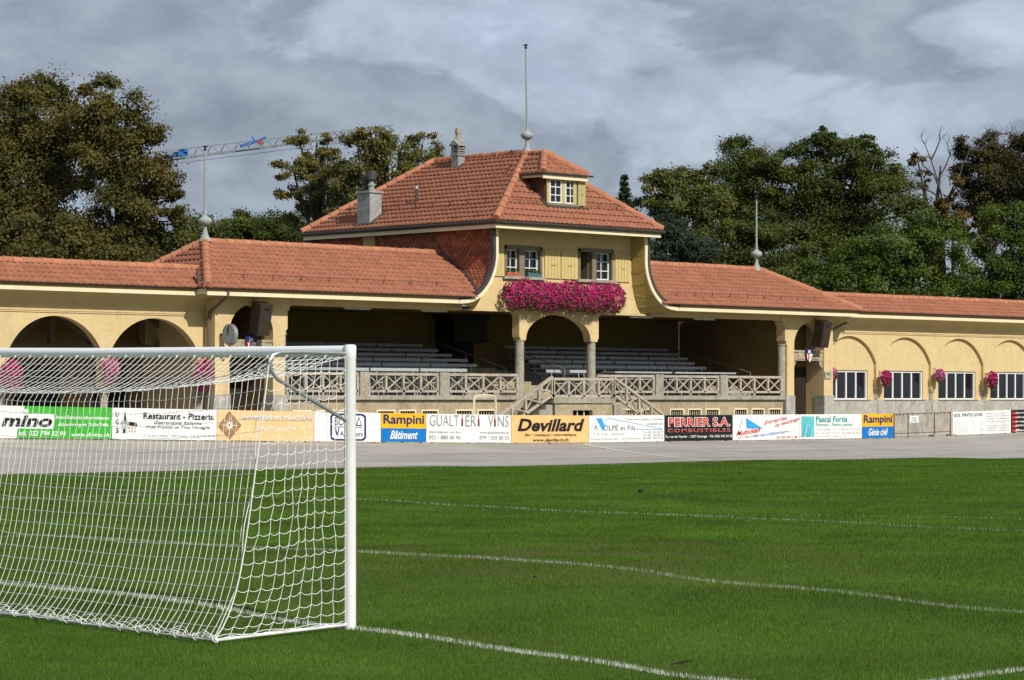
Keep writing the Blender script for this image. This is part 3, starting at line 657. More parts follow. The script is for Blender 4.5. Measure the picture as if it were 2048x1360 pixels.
# pavilion eave
PX0, PX1, PY0, PY1, PZ = 64.30, 72.82, 67.4, 77.95, 8.15
fr = P('pavilion_fascia', MB().box(PX0+.06, PX1-.06, PY0+.05, PY0+.10, 7.89, 8.02), 'cream')
P('side_fascia', MB().box(PX0+.06, PX0+.11, PY0+.102, PY1-.06, 7.89, 8.02), 'cream', fr)
P('side_fascia', MB().box(PX1-.11, PX1-.06, PY0+.102, PY1-.06, 7.89, 8.02), 'cream', fr)
P('pavilion_soffit', MB().box(PX0+.112, PX1-.112, PY0+.102, PY1-.1, 7.98, 8.0), 'ochre')
P('pavilion_eave_board', MB().box(PX0+.08, PX1-.08, PY0+.07, PY1-.07, 8.022, 8.12), 'ochre')
g1 = MB().tube([(PX0-.05, PY0-.02, 8.10), (PX1+.08, PY0-.02, 8.10)], .06, 10); P('pavilion_gutter', g1, 'gutter', smooth=True)
P('pavilion_gutter', MB().tube([(PX0-.02, PY0-.04, 8.10), (PX0-.02, PY1+.05, 8.10)], .06, 10), 'gutter', smooth=True)
P('pavilion_gutter', MB().tube([(PX1+.02, PY0-.04, 8.10), (PX1+.02, PY1+.05, 8.10)], .06, 10), 'gutter', smooth=True)

# -- roofs
def deck(name, faces, par):
    mb = MB()
    for f in faces: mb.add(f, [tuple(range(len(f)))])
    return P(name, mb, 'roofdeck', par)
TW, TE = .225, .32
def tile_template():
    us = [0, .045, .09, .135, .18, TW-.004]; hs = [0, .020, .028, .020, .004, .0]; V = []; F = []
    for b, lift in ((0, .050), (TE+.05, .006)):
        for u, h in zip(us, hs): V.append((u, b, h+lift))
    for u, h in zip(us, hs): V.append((u, .0, h*.6+.006))
    for i in range(5): F += [(i, i+1, 7+i, 6+i), (12+i, 13+i, i+1, i)]
    return np.array(V), F
TV, TF = tile_template()
def inpoly(a, b, poly):
    c = False; j = len(poly)-1
    for i in range(len(poly)):
        xi, yi = poly[i]; xj, yj = poly[j]
        if (yi > b) != (yj > b) and a < (xj-xi)*(b-yi)/(yj-yi)+xi: c = not c
        j = i
    return c
def tile_places(O, u, v, poly, skip=None):
    O = Vector(O); u = Vector(u).normalized(); v = Vector(v).normalized(); n = u.cross(v)
    bmax = max(p[1] for p in poly); out = []; row = 0
    while row*TE < bmax - .1:
        b = row*TE; a0 = min(p[0] for p in poly); a1 = max(p[0] for p in poly)
        a = a0 - (TW/2 if row % 2 else 0)
        while a < a1:
            if inpoly(a+TW/2, b+TE*.45, poly):
                q = O + u*a + v*b
                if not (skip and skip(q + u*TW/2 + v*TE/2)):
                    m = Matrix((( u.x, v.x, n.x, q.x), (u.y, v.y, n.y, q.y), (u.z, v.z, n.z, q.z), (0,0,0,1))); out.append(m)
            a += TW
        row += 1
    return out
def in_pavilion(q): return abs(q.x-XC) < hw_at(max(q.z, 5.36)) - .02
sl = 1.65
main_front = tile_places((52.03,67.7,5.47), (1,0,0), (0,2.96,1.65), [(0,0),(32.78,0),(29.81,3.389),(2.17,3.389)], in_pavilion)
main_left = tile_places((52.03,73.6,5.47), (0,-1,0), (2.17,0,1.65), [(0,0),(5.9,0),(2.94,2.726)])
dorm_skip = lambda q: 67.42 < q.x < 69.34 and q.y > 68.12
pav_front = tile_places((PX0,PY0,PZ), (1,0,0), (0,2.8,2.77), [(0,0),(8.52,0),(4.26,3.939)], dorm_skip)
pav_left = tile_places((PX0,PY1,PZ), (0,-1,0), (4.26,0,2.77), [(0,0),(10.55,0),(7.75,5.081),(2.75,5.081)])
dor_front = tile_places((67.1,67.9,9.98), (1,0,0), (0,1.1,.82), [(0,0),(2.35,0),(1.15,1.372)])
dor_left = tile_places((67.1,69.9,9.98), (0,-1,0), (1.15,0,.82), [(0,0),(2.0,0),(.9,1.412),(-.2,1.412)])
def joined_tiles(mats_, par, name='roof_tiles'):
    nt = len(mats_); V = np.zeros((nt, len(TV), 3)); h = np.c_[TV, np.ones(len(TV))]
    for i, m in enumerate(mats_):
        j = Matrix.Translation((random.uniform(-.004,.004), random.uniform(-.006,.006), random.uniform(0,.008)))
        V[i] = (h @ np.array(m @ j).T)[:, :3]
    F = (np.array(TF)[None] + (np.arange(nt)*len(TV))[:, None, None]).reshape(-1, 4)
    return np_mesh(name, V.reshape(-1, 3), F, M['tile'], par, kind='stuff')
def front_deck(s_, xe, xa):
    p = [(xe,67.7,5.46)]
    for z in np.linspace(5.46, 7.11, 14): p.append((XC + s_*(hw_at(max(z, 5.37))+.01), 67.7+(z-5.46)/1.65*2.96, z))
    return p + [(xa,70.66,7.11)]
sr = deck('stand_roof', [front_deck(-1, 52.03, 54.2), front_deck(1, 84.81, 81.84), [(52.03,73.6,5.46),(52.03,67.7,5.46),(54.2,70.66,7.11)],
     [(84.81,67.7,5.46),(84.81,73.6,5.46),(81.84,70.66,7.11)], [(84.81,73.6,5.46),(52.03,73.6,5.46),(54.2,70.66,7.11),(81.84,70.66,7.11)]], G)
pr = deck('pavilion_roof', [[(PX0,PY0,PZ-.01),(PX1,PY0,PZ-.01),(XC,70.2,10.91)], [(PX0,PY1,PZ-.01),(PX0,PY0,PZ-.01),(XC,70.2,10.91),(XC,75.2,10.91)],
     [(PX1,PY0,PZ-.01),(PX1,PY1,PZ-.01),(XC,75.2,10.91),(XC,70.2,10.91)], [(PX1,PY1,PZ-.01),(PX0,PY1,PZ-.01),(XC,75.2,10.91)]], G)
tile_me = bpy.data.meshes.new('tile'); tile_me.from_pydata([tuple(v) for v in TV], [], TF); tile_me.materials.append(M['tile'])
singles = pav_front[:300]
for m in singles: link_mesh('tile', tile_me, None, pr, m @ Matrix.Translation((random.uniform(-.004,.004), random.uniform(-.006,.006), random.uniform(0,.008))))
joined_tiles(main_front + main_left + pav_left + pav_front[300:] + dor_front + dor_left, G)
# dormer
dm = P('dormer', MB().box(67.5, 69.29, 68.15, 68.3, 8.86, 9.9).slab([(68.16,8.9),(69.4,9.95),(68.16,9.95)], [], 67.5, 67.6, lambda a, d, b: (d, a, b)).slab([(68.16,8.9),(69.4,9.95),(68.16,9.95)], [], 69.19, 69.29, lambda a, d, b: (d, a, b)), 'stonefr')
P('dormer_cheek', MB().slab([(68.2,8.95),(69.35,9.95),(68.2,9.95)], [], 67.46, 67.5, lambda a, d, b: (d, a, b)), 'roofdeck', dm)  # dark deck colour puts the shadow of the dormer eave into the cheek
for x in (67.5, 68.25, 68.82): boxp('dormer_post', 'olive', dm, x, x+(.13 if x < 68 else .17), 68.09, 68.152, 8.9, 9.84)
dw = empty('dormer_window', (68.2, 68.12, 8.95), parent=dm)
window_leaf(dm, 67.64, 68.24, 8.96, 9.82, 68.10); window_leaf(dm, 68.43, 68.95, 8.96, 9.82, 68.10)
bpy.data.objects.remove(dw)
shutter(69.06, 69.44, 8.92, 9.80, 68.13, dm, 'olive')
boxp('dormer_apron', 'zinc', dm, 67.45, 69.4, 67.98, 68.16, 8.76, 8.86)
boxp('dormer_sill', 'stonefr', dm, 67.5, 69.05, 68.06, 68.16, 8.862, 8.95)
P('dormer_fascia', MB().box(67.14, 69.40, 67.93, 68.0, 9.80, 9.945), 'cream', dm); P('dormer_fascia', MB().box(67.14, 67.19, 68.002, 69.2, 9.85, 9.96), 'cream', dm); P('dormer_fascia', MB().box(69.35, 69.40, 68.002, 69.2, 9.85, 9.96), 'cream', dm)
P('dormer_soffit', MB().box(67.19, 69.35, 68.0, 69.2, 9.90, 9.93), 'ochre', dm)
P('dormer_gutter', MB().tube([(67.05, 67.87, 9.985), (69.62, 67.87, 9.985)], .035, 8), 'gutter', dm); P('dormer_gutter', MB().tube([(67.07, 67.88, 9.97), (67.07, 69.2, 9.97)], .045, 8), 'gutter', dm)
deck('dormer_roof', [[(67.1,67.9,9.97),(69.45,67.9,9.97),(68.25,69.0,10.79)], [(67.1,69.9,9.97),(67.1,67.9,9.97),(68.25,69.0,10.79),(68.4,70.2,10.80)], [(69.45,67.9,9.97),(69.45,69.9,9.97),(68.4,70.2,10.80),(68.25,69.0,10.79)]], dm)
P('valley_flashing', MB().bar((67.42, 67.98, 8.80), (67.42, 69.3, 10.05), .1, .03), 'zinc', dm); P('valley_flashing', MB().bar((69.46, 67.98, 8.80), (69.46, 69.3, 10.05), .1, .03), 'zinc', dm)
# ridge and hip tiles
def ridge_template(r0=.135, r1=.112, L=.40):
    V = []; n = 7
    for x, r in ((0, r0), (L*.12, r0), (L*.13, r0*.92), (L, r1)):
        for t in np.linspace(-.12*math.pi, 1.12*math.pi, n): V.append((x, -r*math.cos(t), r*math.sin(t)))
    F = [(k*n+i, k*n+i+1, (k+1)*n+i+1, (k+1)*n+i) for k in range(3) for i in range(n-1)] + [tuple(range(n))]
    me = bpy.data.meshes.new('ridge_tile'); me.from_pydata(V, [], F); me.materials.append(M['ridge'])
    me.polygons.foreach_set('use_smooth', [True]*len(me.polygons)); me.set_sharp_from_angle(angle=R(50)); return me
RT = ridge_template(); RT2 = ridge_template(.155, .13, .42)
def ridge_run(a, b, par, me=None, step=.355, up=.0, reverse=False, name='ridge_tile'):
    a = Vector(a); b = Vector(b); d = b-a; L = d.length; d.normalize(); n = max(1, int(round(L/step)))
    sd = Vector((0,0,1)).cross(d).normalized(); u = d.cross(sd)
    for i in range(n):
        q = a + d*(L*i/n) + Vector((0,0,up)) + Vector((random.uniform(-.006,.006), random.uniform(-.006,.006), random.uniform(-.006,.01)))
        m = Matrix(((d.x, sd.x, u.x, q.x), (d.y, sd.y, u.y, q.y), (d.z, sd.z, u.z, q.z), (0,0,0,1)))
        link_mesh(name, me or RT, None, par, m)
ridge_run((PX0+.02,PY0+.02,PZ+.05), (XC,70.2,10.95), pr, RT2, .40); ridge_run((PX1-.02,PY0+.02,PZ+.05), (XC,70.2,10.95), pr, RT2, .40)
ridge_run((PX0+.02,PY1-.02,PZ+.05), (XC,75.2,10.95), pr, RT2, .40); ridge_run((XC,70.3,10.95), (XC,75.2,10.95), pr)
ridge_run((67.12,67.92,10.02), (68.25,69.0,10.84), dm, RT2); ridge_run((69.43,67.92,10.02), (68.25,69.0,10.84), dm, RT2); ridge_run((68.25,69.0,10.83), (68.5,70.15,10.88), dm)
ridge_run((52.05,67.72,5.52), (54.2,70.66,7.15), sr, RT2, .36); ridge_run((52.05,73.58,5.52), (54.2,70.66,7.15), sr, RT2, .40)
ridge_run((54.3,70.66,7.14), (XC-HW-.1,70.66,7.14), sr); ridge_run((XC+HW+.1,70.66,7.14), (81.8,70.66,7.14), sr); ridge_run((84.79,67.72,5.52), (81.84,70.66,7.15), sr, RT2, .40)
# snow guards
def snow_guard(p, q, n, up, par):
    p = Vector(p); q = Vector(q); g = P('snow_guard', MB().tube([p + up, q + up], .012, 5), 'rust', par)
    for i in range(n):
        c = p.lerp(q, (i+.5)/n); P('guard_hook', MB().tube([c + up*1.25, c - up*.2, c + Vector((0,0,-.05)) - up*.5], .022, 5), 'rust', g)
z_ = 5.47 + .62*1.65/3.389; y_ = 67.7 + .62*2.96/3.389
snow_guard((53.3, y_, z_+.06), (62.9, y_, z_+.06), 8, Vector((0,-.02,.13)), sr); snow_guard((74.0, y_, z_+.06), (83.0, y_, z_+.06), 9, Vector((0,-.02,.13)), sr)
for a, b, n in ((65.7, 67.35, 2), (69.6, 71.5, 2)): snow_guard((a, 68.05, 8.86), (b, 68.05, 8.86), n, Vector((0,-.02,.12)), pr)
snow_guard((65.3, 76.8, 8.92), (65.3, 68.5, 8.92), 9, Vector((-.02,0,.12)), pr)

# -- chimneys, vent, finials
def roof_z_left(x): return PZ + (x-PX0)*2.77/4.26
c = P('chimney', MB().box(64.55, 65.12, 74.32, 75.02, 8.2, 9.5).box(64.50, 65.17, 74.27, 75.07, 9.5, 9.58), 'chim', pr)
P('flashing', MB().slab([(64.45,8.25),(65.25,8.78),(65.25,8.86),(64.45,8.33)], [], 74.22, 75.12), 'zinc', c)
P('flue_pipe', MB().lathe([(.11,9.58),(.11,9.75),(.15,9.77),(.15,9.83),(.09,9.85),(.09,10.0)], (64.83,74.55,0), 12), 'greyzinc', c)
P('cowl', MB().lathe([(.17,9.98),(.19,10.0),(.19,10.28),(.15,10.3)], (64.83,74.55,0), 14), 'zinc', c); P('cowl', MB().lathe([(.1,9.6),(.1,9.85),(.17,9.86),(.17,10.12),(.12,10.15)], (64.83,74.87,0), 12), 'gutter', c)
c2 = P('ornate_chimney', MB().box(67.93, 68.27, 73.22, 73.58, 10.3, 11.0), 'chim', pr)
for b_ in ((67.88, 68.32, 73.17, 73.63, 11.0, 11.06), (67.87, 68.33, 73.16, 73.64, 11.36, 11.41)): P('chimney_cornice', MB().box(*b_), 'chim', c2)
P('louvre_core', MB().box(67.98, 68.22, 73.27, 73.53, 11.06, 11.36), 'black', c2)
for zz in (11.10, 11.18, 11.26): P('louvre_slat', MB().box(67.92, 68.28, 73.21, 73.59, zz, zz+.035), 'chim', c2)
for x in (67.92, 68.23): P('louvre_post', MB().box(x, x+.05, 73.21, 73.26, 11.06, 11.36).box(x, x+.05, 73.54, 73.59, 11.06, 11.36), 'chim', c2)
P('chimney_gable', MB().slab([(67.86,11.41),(68.34,11.41),(68.10,11.60)], [], 73.16, 73.64).slab([(73.16,11.41),(73.64,11.41),(73.4,11.60)], [], 67.86, 68.34, lambda a, d, b: (d, a, b)), 'chim', c2)
P('chimney_pot', MB().lathe([(.16,11.48),(.13,11.62),(.10,11.72),(.10,11.80),(.125,11.84),(.12,11.92),(.09,12.03),(.08,12.04)], (68.10,73.4,0), 14), 'concrete', c2, smooth=True)
P('chimney_flashing', MB().slab([(67.86,10.3),(68.34,10.62),(68.34,10.84),(67.86,10.54)], [], 73.15, 73.65), 'zinc', c2)
vp = P('vent_pipe', MB().lathe([(.16,8.9),(.08,9.1),(.05,9.15),(.05,9.62)], (65.7,73.05,0), 10), 'zinc', pr); P('vent_cap', MB().lathe([(.07,9.60),(.08,9.64),(.07,9.71),(.03,9.73)], (65.7,73.05,0), 10), 'steel', vp)
def finial(x, y, z, top, bulb=.24, tilt=0):
    f = P('roof_finial', MB().lathe([(.22,-.08),(.14,.06),(.085,.20),(.06,.34),(.065,.42),(.13,.45),(.20,.50),(bulb-.01,.57),(bulb-.01,.61),(.20,.67),(.12,.72),(.06,.77),(.05,.9),(.042,1.02)], (x, y, z), 18), 'greyzinc', smooth=True)
    P('flag_pole', MB().tube([(x, y, z+1.0), (x-tilt*.6, y, z+1.0+(top-z-1)*.5), (x-tilt, y, top)], [.042,.036,.026], 8), 'greyzinc', f, smooth=True)
    P('pole_cap', MB().lathe([(.03,-.12),(.07,-.1),(.03,-.06),(.03,-.02),(.11,0),(.05,.04)], (x-tilt, y, top), 10), 'gutter', f)
finial(54.2, 70.66, 7.22, 10.25); finial(81.84, 70.66, 7.16, 10.05); finial(XC, 70.2, 10.98, 14.85, tilt=.07)
# -- downpipes
P('downpipe', MB().tube([(52.92,67.78,5.42),(52.92,67.8,5.25),(52.90,68.35,4.92),(52.88,68.72,4.75),(52.86,68.75,4.4),(52.86,68.75,GZ)], .05, 8), 'pipe', smooth=True)

# ------------------------------------------------------------------ arcade wings
BAY = 3.75
def wing(name, label, x0, x1, centers, blind):
    W = empty(name, ((x0+x1)/2, YW, GZ), label, 'arcade')
    holes = [arch_clip(c_, 1.89, 2.62, 1.70, 2.34) for c_ in centers]
    # the wall hangs between the columns: cut the openings as notches from below
    zb = 2.34; out = [(x0, 5.3)]
    out.append((x0, zb))
    for h in holes:
        out += h
    out += [(x1, zb), (x1, 5.3)]
    wall = MB().slab(out, [], YW, YW+.30).build('arcade_wall', M['plaster'], W)
    MB().box(x0, x1, YW-.05, YW-.001, 4.66, 4.72).box(x0, x1, YW-.03, YW-.001, 4.61, 4.658).build('string_course', M['plaster'], W)
    for a, b in zip(centers[:-1], centers[1:]):
        cx = (a+b)/2
        MB().lathe([(.17,GZ),(.15,GZ+.1),(.135,GZ+.2),(.125,2.18),(.16,2.22),(.17,2.345)], (cx, YW+.15, 0), 18).build('column', M['concrete'], W, True)
    # eave, gutter and roof
    ye = 68.35
    eave(x0, x1, ye, YW+.01, 0, cove=4.73, par=W)
    ex0, ex1 = (x0, x1)
    dk = deck('roof', [[(x0,68.25,5.46),(x1,68.25,5.46),(x1,69.45,6.13),(x0,69.45,6.13)], [(x1,72.9,5.4),(x0,72.9,5.4),(x0,69.45,6.13),(x1,69.45,6.13)]], W)
    joined_tiles(tile_places((x0,68.25,5.47), (1,0,0), (0,1.2,.67), [(0,0),(x1-x0,0),(x1-x0,1.374),(0,1.374)]), W)
    ridge_run((x0,69.45,6.17), (x1,69.45,6.17), dk)
    # interior
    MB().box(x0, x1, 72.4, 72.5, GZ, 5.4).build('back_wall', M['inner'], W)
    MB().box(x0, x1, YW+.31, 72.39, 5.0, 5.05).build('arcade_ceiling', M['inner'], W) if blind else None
    return W
WL = wing('open_arcade', 'open yellow arcade with round arches on grey columns beside the goal', 33.9, 52.96, [39.70, 43.45, 47.20, 50.95], False)
WR = wing('glazed_arcade', 'yellow arcade with walled up arches and long white framed windows', 84.02, 105.5, [85.70, 89.38, 93.06, 96.74, 100.42, 104.1][:6], True)
# end pier where the open arcade meets the tower, and its column
for x in (52.78,): MB().lathe([(.17,GZ),(.15,GZ+.1),(.135,GZ+.2),(.125,2.18),(.16,2.22),(.17,2.345)], (x, YW+.15, 0), 18).build('column', M['concrete'], WL, True)
# doors and dark panels on the back wall of the open arcade, roof trusses
for a, b, m in ((44.3, 46.2, 'dark'), (47.9, 49.6, 'black'), (51.0, 52.2, 'black')): MB().box(a, b, 72.3, 72.39, GZ, 3.0).build('door', M[m], WL)
M['truss'] = mat('old_truss_wood', (.16, .12, .08), .9, .15, 5)
for x in (41.3, 45.05, 48.8, 52.3):
    MB().box(x-.1, x+.1, 71.5, 71.66, 3.72, 5.3).bar((x-.08, 71.57, 4.75), (x-1.55, 71.57, 3.75), .1, .16, (0,1,0)).bar((x+.08, 71.57, 4.75), (x+1.55, 71.57, 3.75), .1, .16, (0,1,0)).box(x-1.87, x+1.87, 71.47, 71.69, 3.55, 3.72).build('roof_truss', M['truss'], WL)
# infill of the glazed arcade
for k, c_ in enumerate([85.70, 89.38, 93.06, 96.74, 100.42, 104.1]):
    a, b = c_-1.9, c_+1.9
    w0, w1 = c_-1.31, c_+1.31
    x0_, x1_ = max(a, 84.05), b
    MB().slab([(x0_,1.9),(x1_,1.9),(x1_,4.7),(x0_,4.7)], [[(w0,1.92),(w1,1.92),(w1,3.12),(w0,3.12)]], YW+.13, YW+.28).build('infill_wall', M['plaster'], WR)
    MB().box(x0_, x1_, YW+.04, YW+.28, GZ, 1.895).build('parapet', M['cement'], WR)
    wn = MB().box(w0, w0+.06, YW+.19, YW+.27, 1.93, 3.11).box(w1-.06, w1, YW+.19, YW+.27, 1.93, 3.11).box(w0+.06, w1-.06, YW+.19, YW+.27, 1.93, 1.98).box(w0+.06, w1-.06, YW+.19, YW+.27, 3.04, 3.11).build('window', M['white'], WR)
    MB().box(w0-.05, w1+.05, YW+.0, YW+.2, 1.895, 1.928).build('sill', M['concrete'], WR)
    ws = (w1-w0-.12)/4
    for i in range(1, 4): x = w0+.06+ws*i; MB().box(x-.035, x+.035, YW+.195, YW+.265, 1.98, 3.04).build('mullion', M['white'], wn)
    for i in range(4): x = w0+.06+ws*i; MB().box(x+.03, x+ws-.03, YW+.245, YW+.25, 1.98, 3.04).build('pane', M['glass'], wn)
MB().tube([(85.2,68.36,5.2),(84.45,68.95,4.72),(84.1,69.0,4.6)], .05, 8).build('downpipe', M['pipe'], WR, True)
MB().tube([(52.12,68.25,5.5),(52.2,68.4,5.75),(52.32,68.6,6.08)], .05, 8).build('valley_pipe', M['zinc'], WL, True)

# ------------------------------------------------------------------ seating
def make_bench():
    r = empty('bench', (0,0,0))
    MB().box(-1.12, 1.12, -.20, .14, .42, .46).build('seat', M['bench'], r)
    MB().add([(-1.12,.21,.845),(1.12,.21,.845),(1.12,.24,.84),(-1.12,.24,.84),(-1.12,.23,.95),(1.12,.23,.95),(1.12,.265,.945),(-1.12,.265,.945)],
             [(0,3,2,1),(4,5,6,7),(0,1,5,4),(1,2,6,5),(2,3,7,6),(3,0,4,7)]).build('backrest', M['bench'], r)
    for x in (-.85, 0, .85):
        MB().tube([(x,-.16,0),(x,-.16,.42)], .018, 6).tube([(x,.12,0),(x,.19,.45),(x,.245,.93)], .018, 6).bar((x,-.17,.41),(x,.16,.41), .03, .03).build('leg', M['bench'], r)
    return r
proto = make_bench(); first = [True]
ORD = ['first', 'second', 'third', 'fourth', 'fifth', 'sixth']
def place(x, y, z, label, group):
    o = proto if first[0] else copy_tree(proto)
    first[0] = False; o.location = (x, y, z)
    props(o, label, 'bench', group)
for k, (y, z) in enumerate(TIER):
    # block beside the goal side of the aisle
    end = (65.55, 66.75, 67.0, 66.9, 66.9, 66.8)[k]; n = 4
    for i in range(n):
        x = end - 1.14 - i*2.31
        if x - 1.1 < 55.85: continue
        place(x, y, z, f'white plank bench, {ORD[i]} from the aisle in the {ORD[k]} row left of the arch', 'white benches in the grandstand')
    st_ = (69.5, 69.95, 70.1, 70.5, 70.8, 71.0)[k]; n = 4
    for i in range(n):
        x = st_ + 1.14 + i*2.31
        if x + 1.1 > 80.9: continue
        if k == 0 and i > 0: continue
        place(x, y, z, f'white plank bench, {ORD[i]} from the aisle in the {ORD[k]} row right of the arch', 'white benches in the grandstand')
def table(x0, x1, y0, y1, label):
    t = empty('folding_table', ((x0+x1)/2, (y0+y1)/2, 2.08), label, 'table', 'tables behind the balustrade')
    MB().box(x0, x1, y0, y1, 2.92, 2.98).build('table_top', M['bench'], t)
    MB().box(x0+.05, x1-.05, y0+.05, y1-.05, 2.83, 2.918).build('table_apron', M['dark'], t)
    for x in (x0+.25, x1-.25):
        MB().bar((x, y0+.1, 2.08), (x, y0+.1, 2.84), .04, .04).bar((x, y1-.1, 2.08), (x, y1-.1, 2.84), .04, .04).build('leg', M['dark'], t)
table(72.2, 75.3, 69.25, 69.95, 'white topped trestle table behind the balustrade, nearer to the arch')
table(75.5, 79.0, 69.25, 69.95, 'white topped trestle table behind the balustrade, farther from the arch')
table(56.5, 59.4, 69.2, 69.8, 'white topped trestle table at the far left end of the stand')
def stool(x, y, label):
    s = empty('stool', (x, y, 2.08), label, 'stool', 'white stools behind the balustrade')
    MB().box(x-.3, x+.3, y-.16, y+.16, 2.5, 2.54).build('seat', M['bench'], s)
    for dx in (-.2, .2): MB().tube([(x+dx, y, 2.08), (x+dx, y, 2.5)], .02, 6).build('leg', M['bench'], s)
for i, x in enumerate((56.9, 58.2, 59.9, 61.0, 62.2, 63.5, 64.6, 65.6)): stool(x, 69.05, f'small white stool behind the balustrade left of the arch, {("first","second","third","fourth","fifth","sixth","seventh","eighth")[i]} from the tower')
for i, x in enumerate((71.3, 72.4, 73.3, 74.6, 75.8, 76.8, 78.2, 79.6)): stool(x, 69.02, f'small white stool behind the balustrade right of the arch, {("first","second","third","fourth","fifth","sixth","seventh","eighth")[i]} from the arch')
# -- ceiling lamps of the stand
for x, lab in ((60.25, 'left of the dark box, farthest from it'), (63.8, 'nearest the pavilion on the left side'), (74.4, 'nearest the pavilion on the right side'), (78.0, 'at the right end of the stand')):
    l = empty('ceiling_lamp', (x, 70.0, 5.1), 'unlit pale tube lamp under the stand ceiling, ' + lab, 'lamp', 'tube lamps under the stand ceiling')
    MB().box(x-.6, x+.6, 69.95, 70.07, 5.06, 5.12).build('housing', M['white'], l); MB().tube([(x-.58,70.01,5.04),(x+.58,70.01,5.04)], .02, 8).build('tube', M['white'], l)
# -- loudspeakers, clock, shields, small sign
def speaker(x, y, z, lab):
    o = empty('loudspeaker', (0, 0, 0), lab, 'loudspeaker', 'loudspeakers hung in the tower arches')
    MB().slab([(-.25,-.20),(.25,-.20),(.25,.26),(-.25,.26)], [], -.52, .52, lambda a, d, b: (a, b, d)).build('cabinet', M['speaker'], o)
    MB().box(-.10, .12, -.215, -.201, .33, .38).build('slot', M['black'], o)
    MB().box(-.21, .21, -.212, -.202, -.46, .22).build('grille', M['speaker'], o)
    MB().tube([(0,.30,.4),(0,.62,.55)], .025, 6).build('bracket', M['gutter'], o)
    o.location = (x, y, z); o.rotation_euler = (R(14), R(-2), R(0))
speaker(54.55, 68.15, 4.54, 'dark brown loudspeaker hanging in the tower arch beside the clock')
speaker(82.92, 68.15, 4.53, 'dark brown loudspeaker hanging in the arch of the tower far from the goal')
ck = empty('wall_clock', (53.16, 68.0, 3.68), 'round white double faced clock on a bracket at the tower', 'clock')
def disc_x(r, x0, x1, y, z, n=36): 
    mb = MB(); mb.slab([(r*math.cos(2*math.pi*i/n), r*math.sin(2*math.pi*i/n)) for i in range(n)], [], x0, x1, lambda a, d, b: (d, y+a, z+b)); return mb
disc_x(.34, 53.10, 53.22, 68.0, 4.01).build('case', M['steel'], ck)
for sx, xx in ((-1, 53.10), (1, 53.22)): disc_x(.315, xx+sx*.003, xx+sx*.012, 68.0, 4.01).build('dial', M['bench'], ck)
for ang, L, w_ in ((88, .20, .035), (92, .28, .025)):
    dy, dz = math.cos(R(ang)), math.sin(R(ang)); MB().bar((53.08, 68.0, 4.01), (53.08, 68.0+dy*L, 4.01+dz*L), w_, .012, (1,0,0)).build('hand', M['black'], ck)
for i in range(12):
    t = i*math.pi/6; MB().bar((53.084, 68.0+.26*math.cos(t), 4.01+.26*math.sin(t)), (53.084, 68.0+.30*math.cos(t), 4.01+.30*math.sin(t)), .018, .01, (1,0,0)).build('hour_mark', M['black'], ck)
MB().tube([(53.16,68.35,4.01),(53.16,68.55,4.01)], .04, 8).tube([(53.16,68.0,3.67),(53.16,68.2,3.5),(53.16,68.5,3.5)], .025, 6).build('bracket', M['gutter'], ck)
M['navy'] = mat('navy_enamel', (.02, .022, .12), .4, .05, 4); M['red'] = mat('red_enamel', (.55, .05, .03), .4, .05, 4); M['whitee'] = mat('white_enamel', (.78, .78, .76), .4, .03, 4)
def shield(x, z, s, lab):
    y = YF+.005; r = empty('club_shield', (x, y, z-.3*s), lab, 'shield', 'club shields on the tower transoms')
    def pl(name, pts, m, d): MB().slab([(x+a*s, z+b*s) for a, b in pts], [], y-d, y).build(name, M[m], r)
    pl('shield_plate', [(-.24,.24),(-.12,.22),(0,.27),(.12,.22),(.24,.24),(.22,-.02),(.14,-.22),(0,-.34),(-.14,-.22),(-.22,-.02)], 'navy', .03)
    pl('red_field', [(-.21,.03),(-.03,.03),(-.03,-.29),(-.12,-.21),(-.19,-.02)], 'red', .036)
    pl('white_field', [(.0,.03),(.21,.03),(.19,-.02),(.12,-.21),(.0,-.31)], 'whitee', .036)
    pl('star', [(-.09,.19),(-.03,.16),(.03,.16),(.09,.19),(.05,.12),(.09,.05),(0,.08),(-.09,.05),(-.05,.12)], 'whitee', .037)
    pl('red_bar', [(.08,-.02),(.12,-.02),(.12,-.16),(.08,-.18)], 'red', .04)
    pl('white_bar', [(-.13,.02),(-.09,.02),(-.09,-.20),(-.13,-.17)], 'whitee', .04)
shield(54.4, 3.76, 1.0, 'navy, red and white club shield on the tower beside the clock'); shield(82.5, 3.71, 1.0, 'navy, red and white club shield on the tower far from the goal')

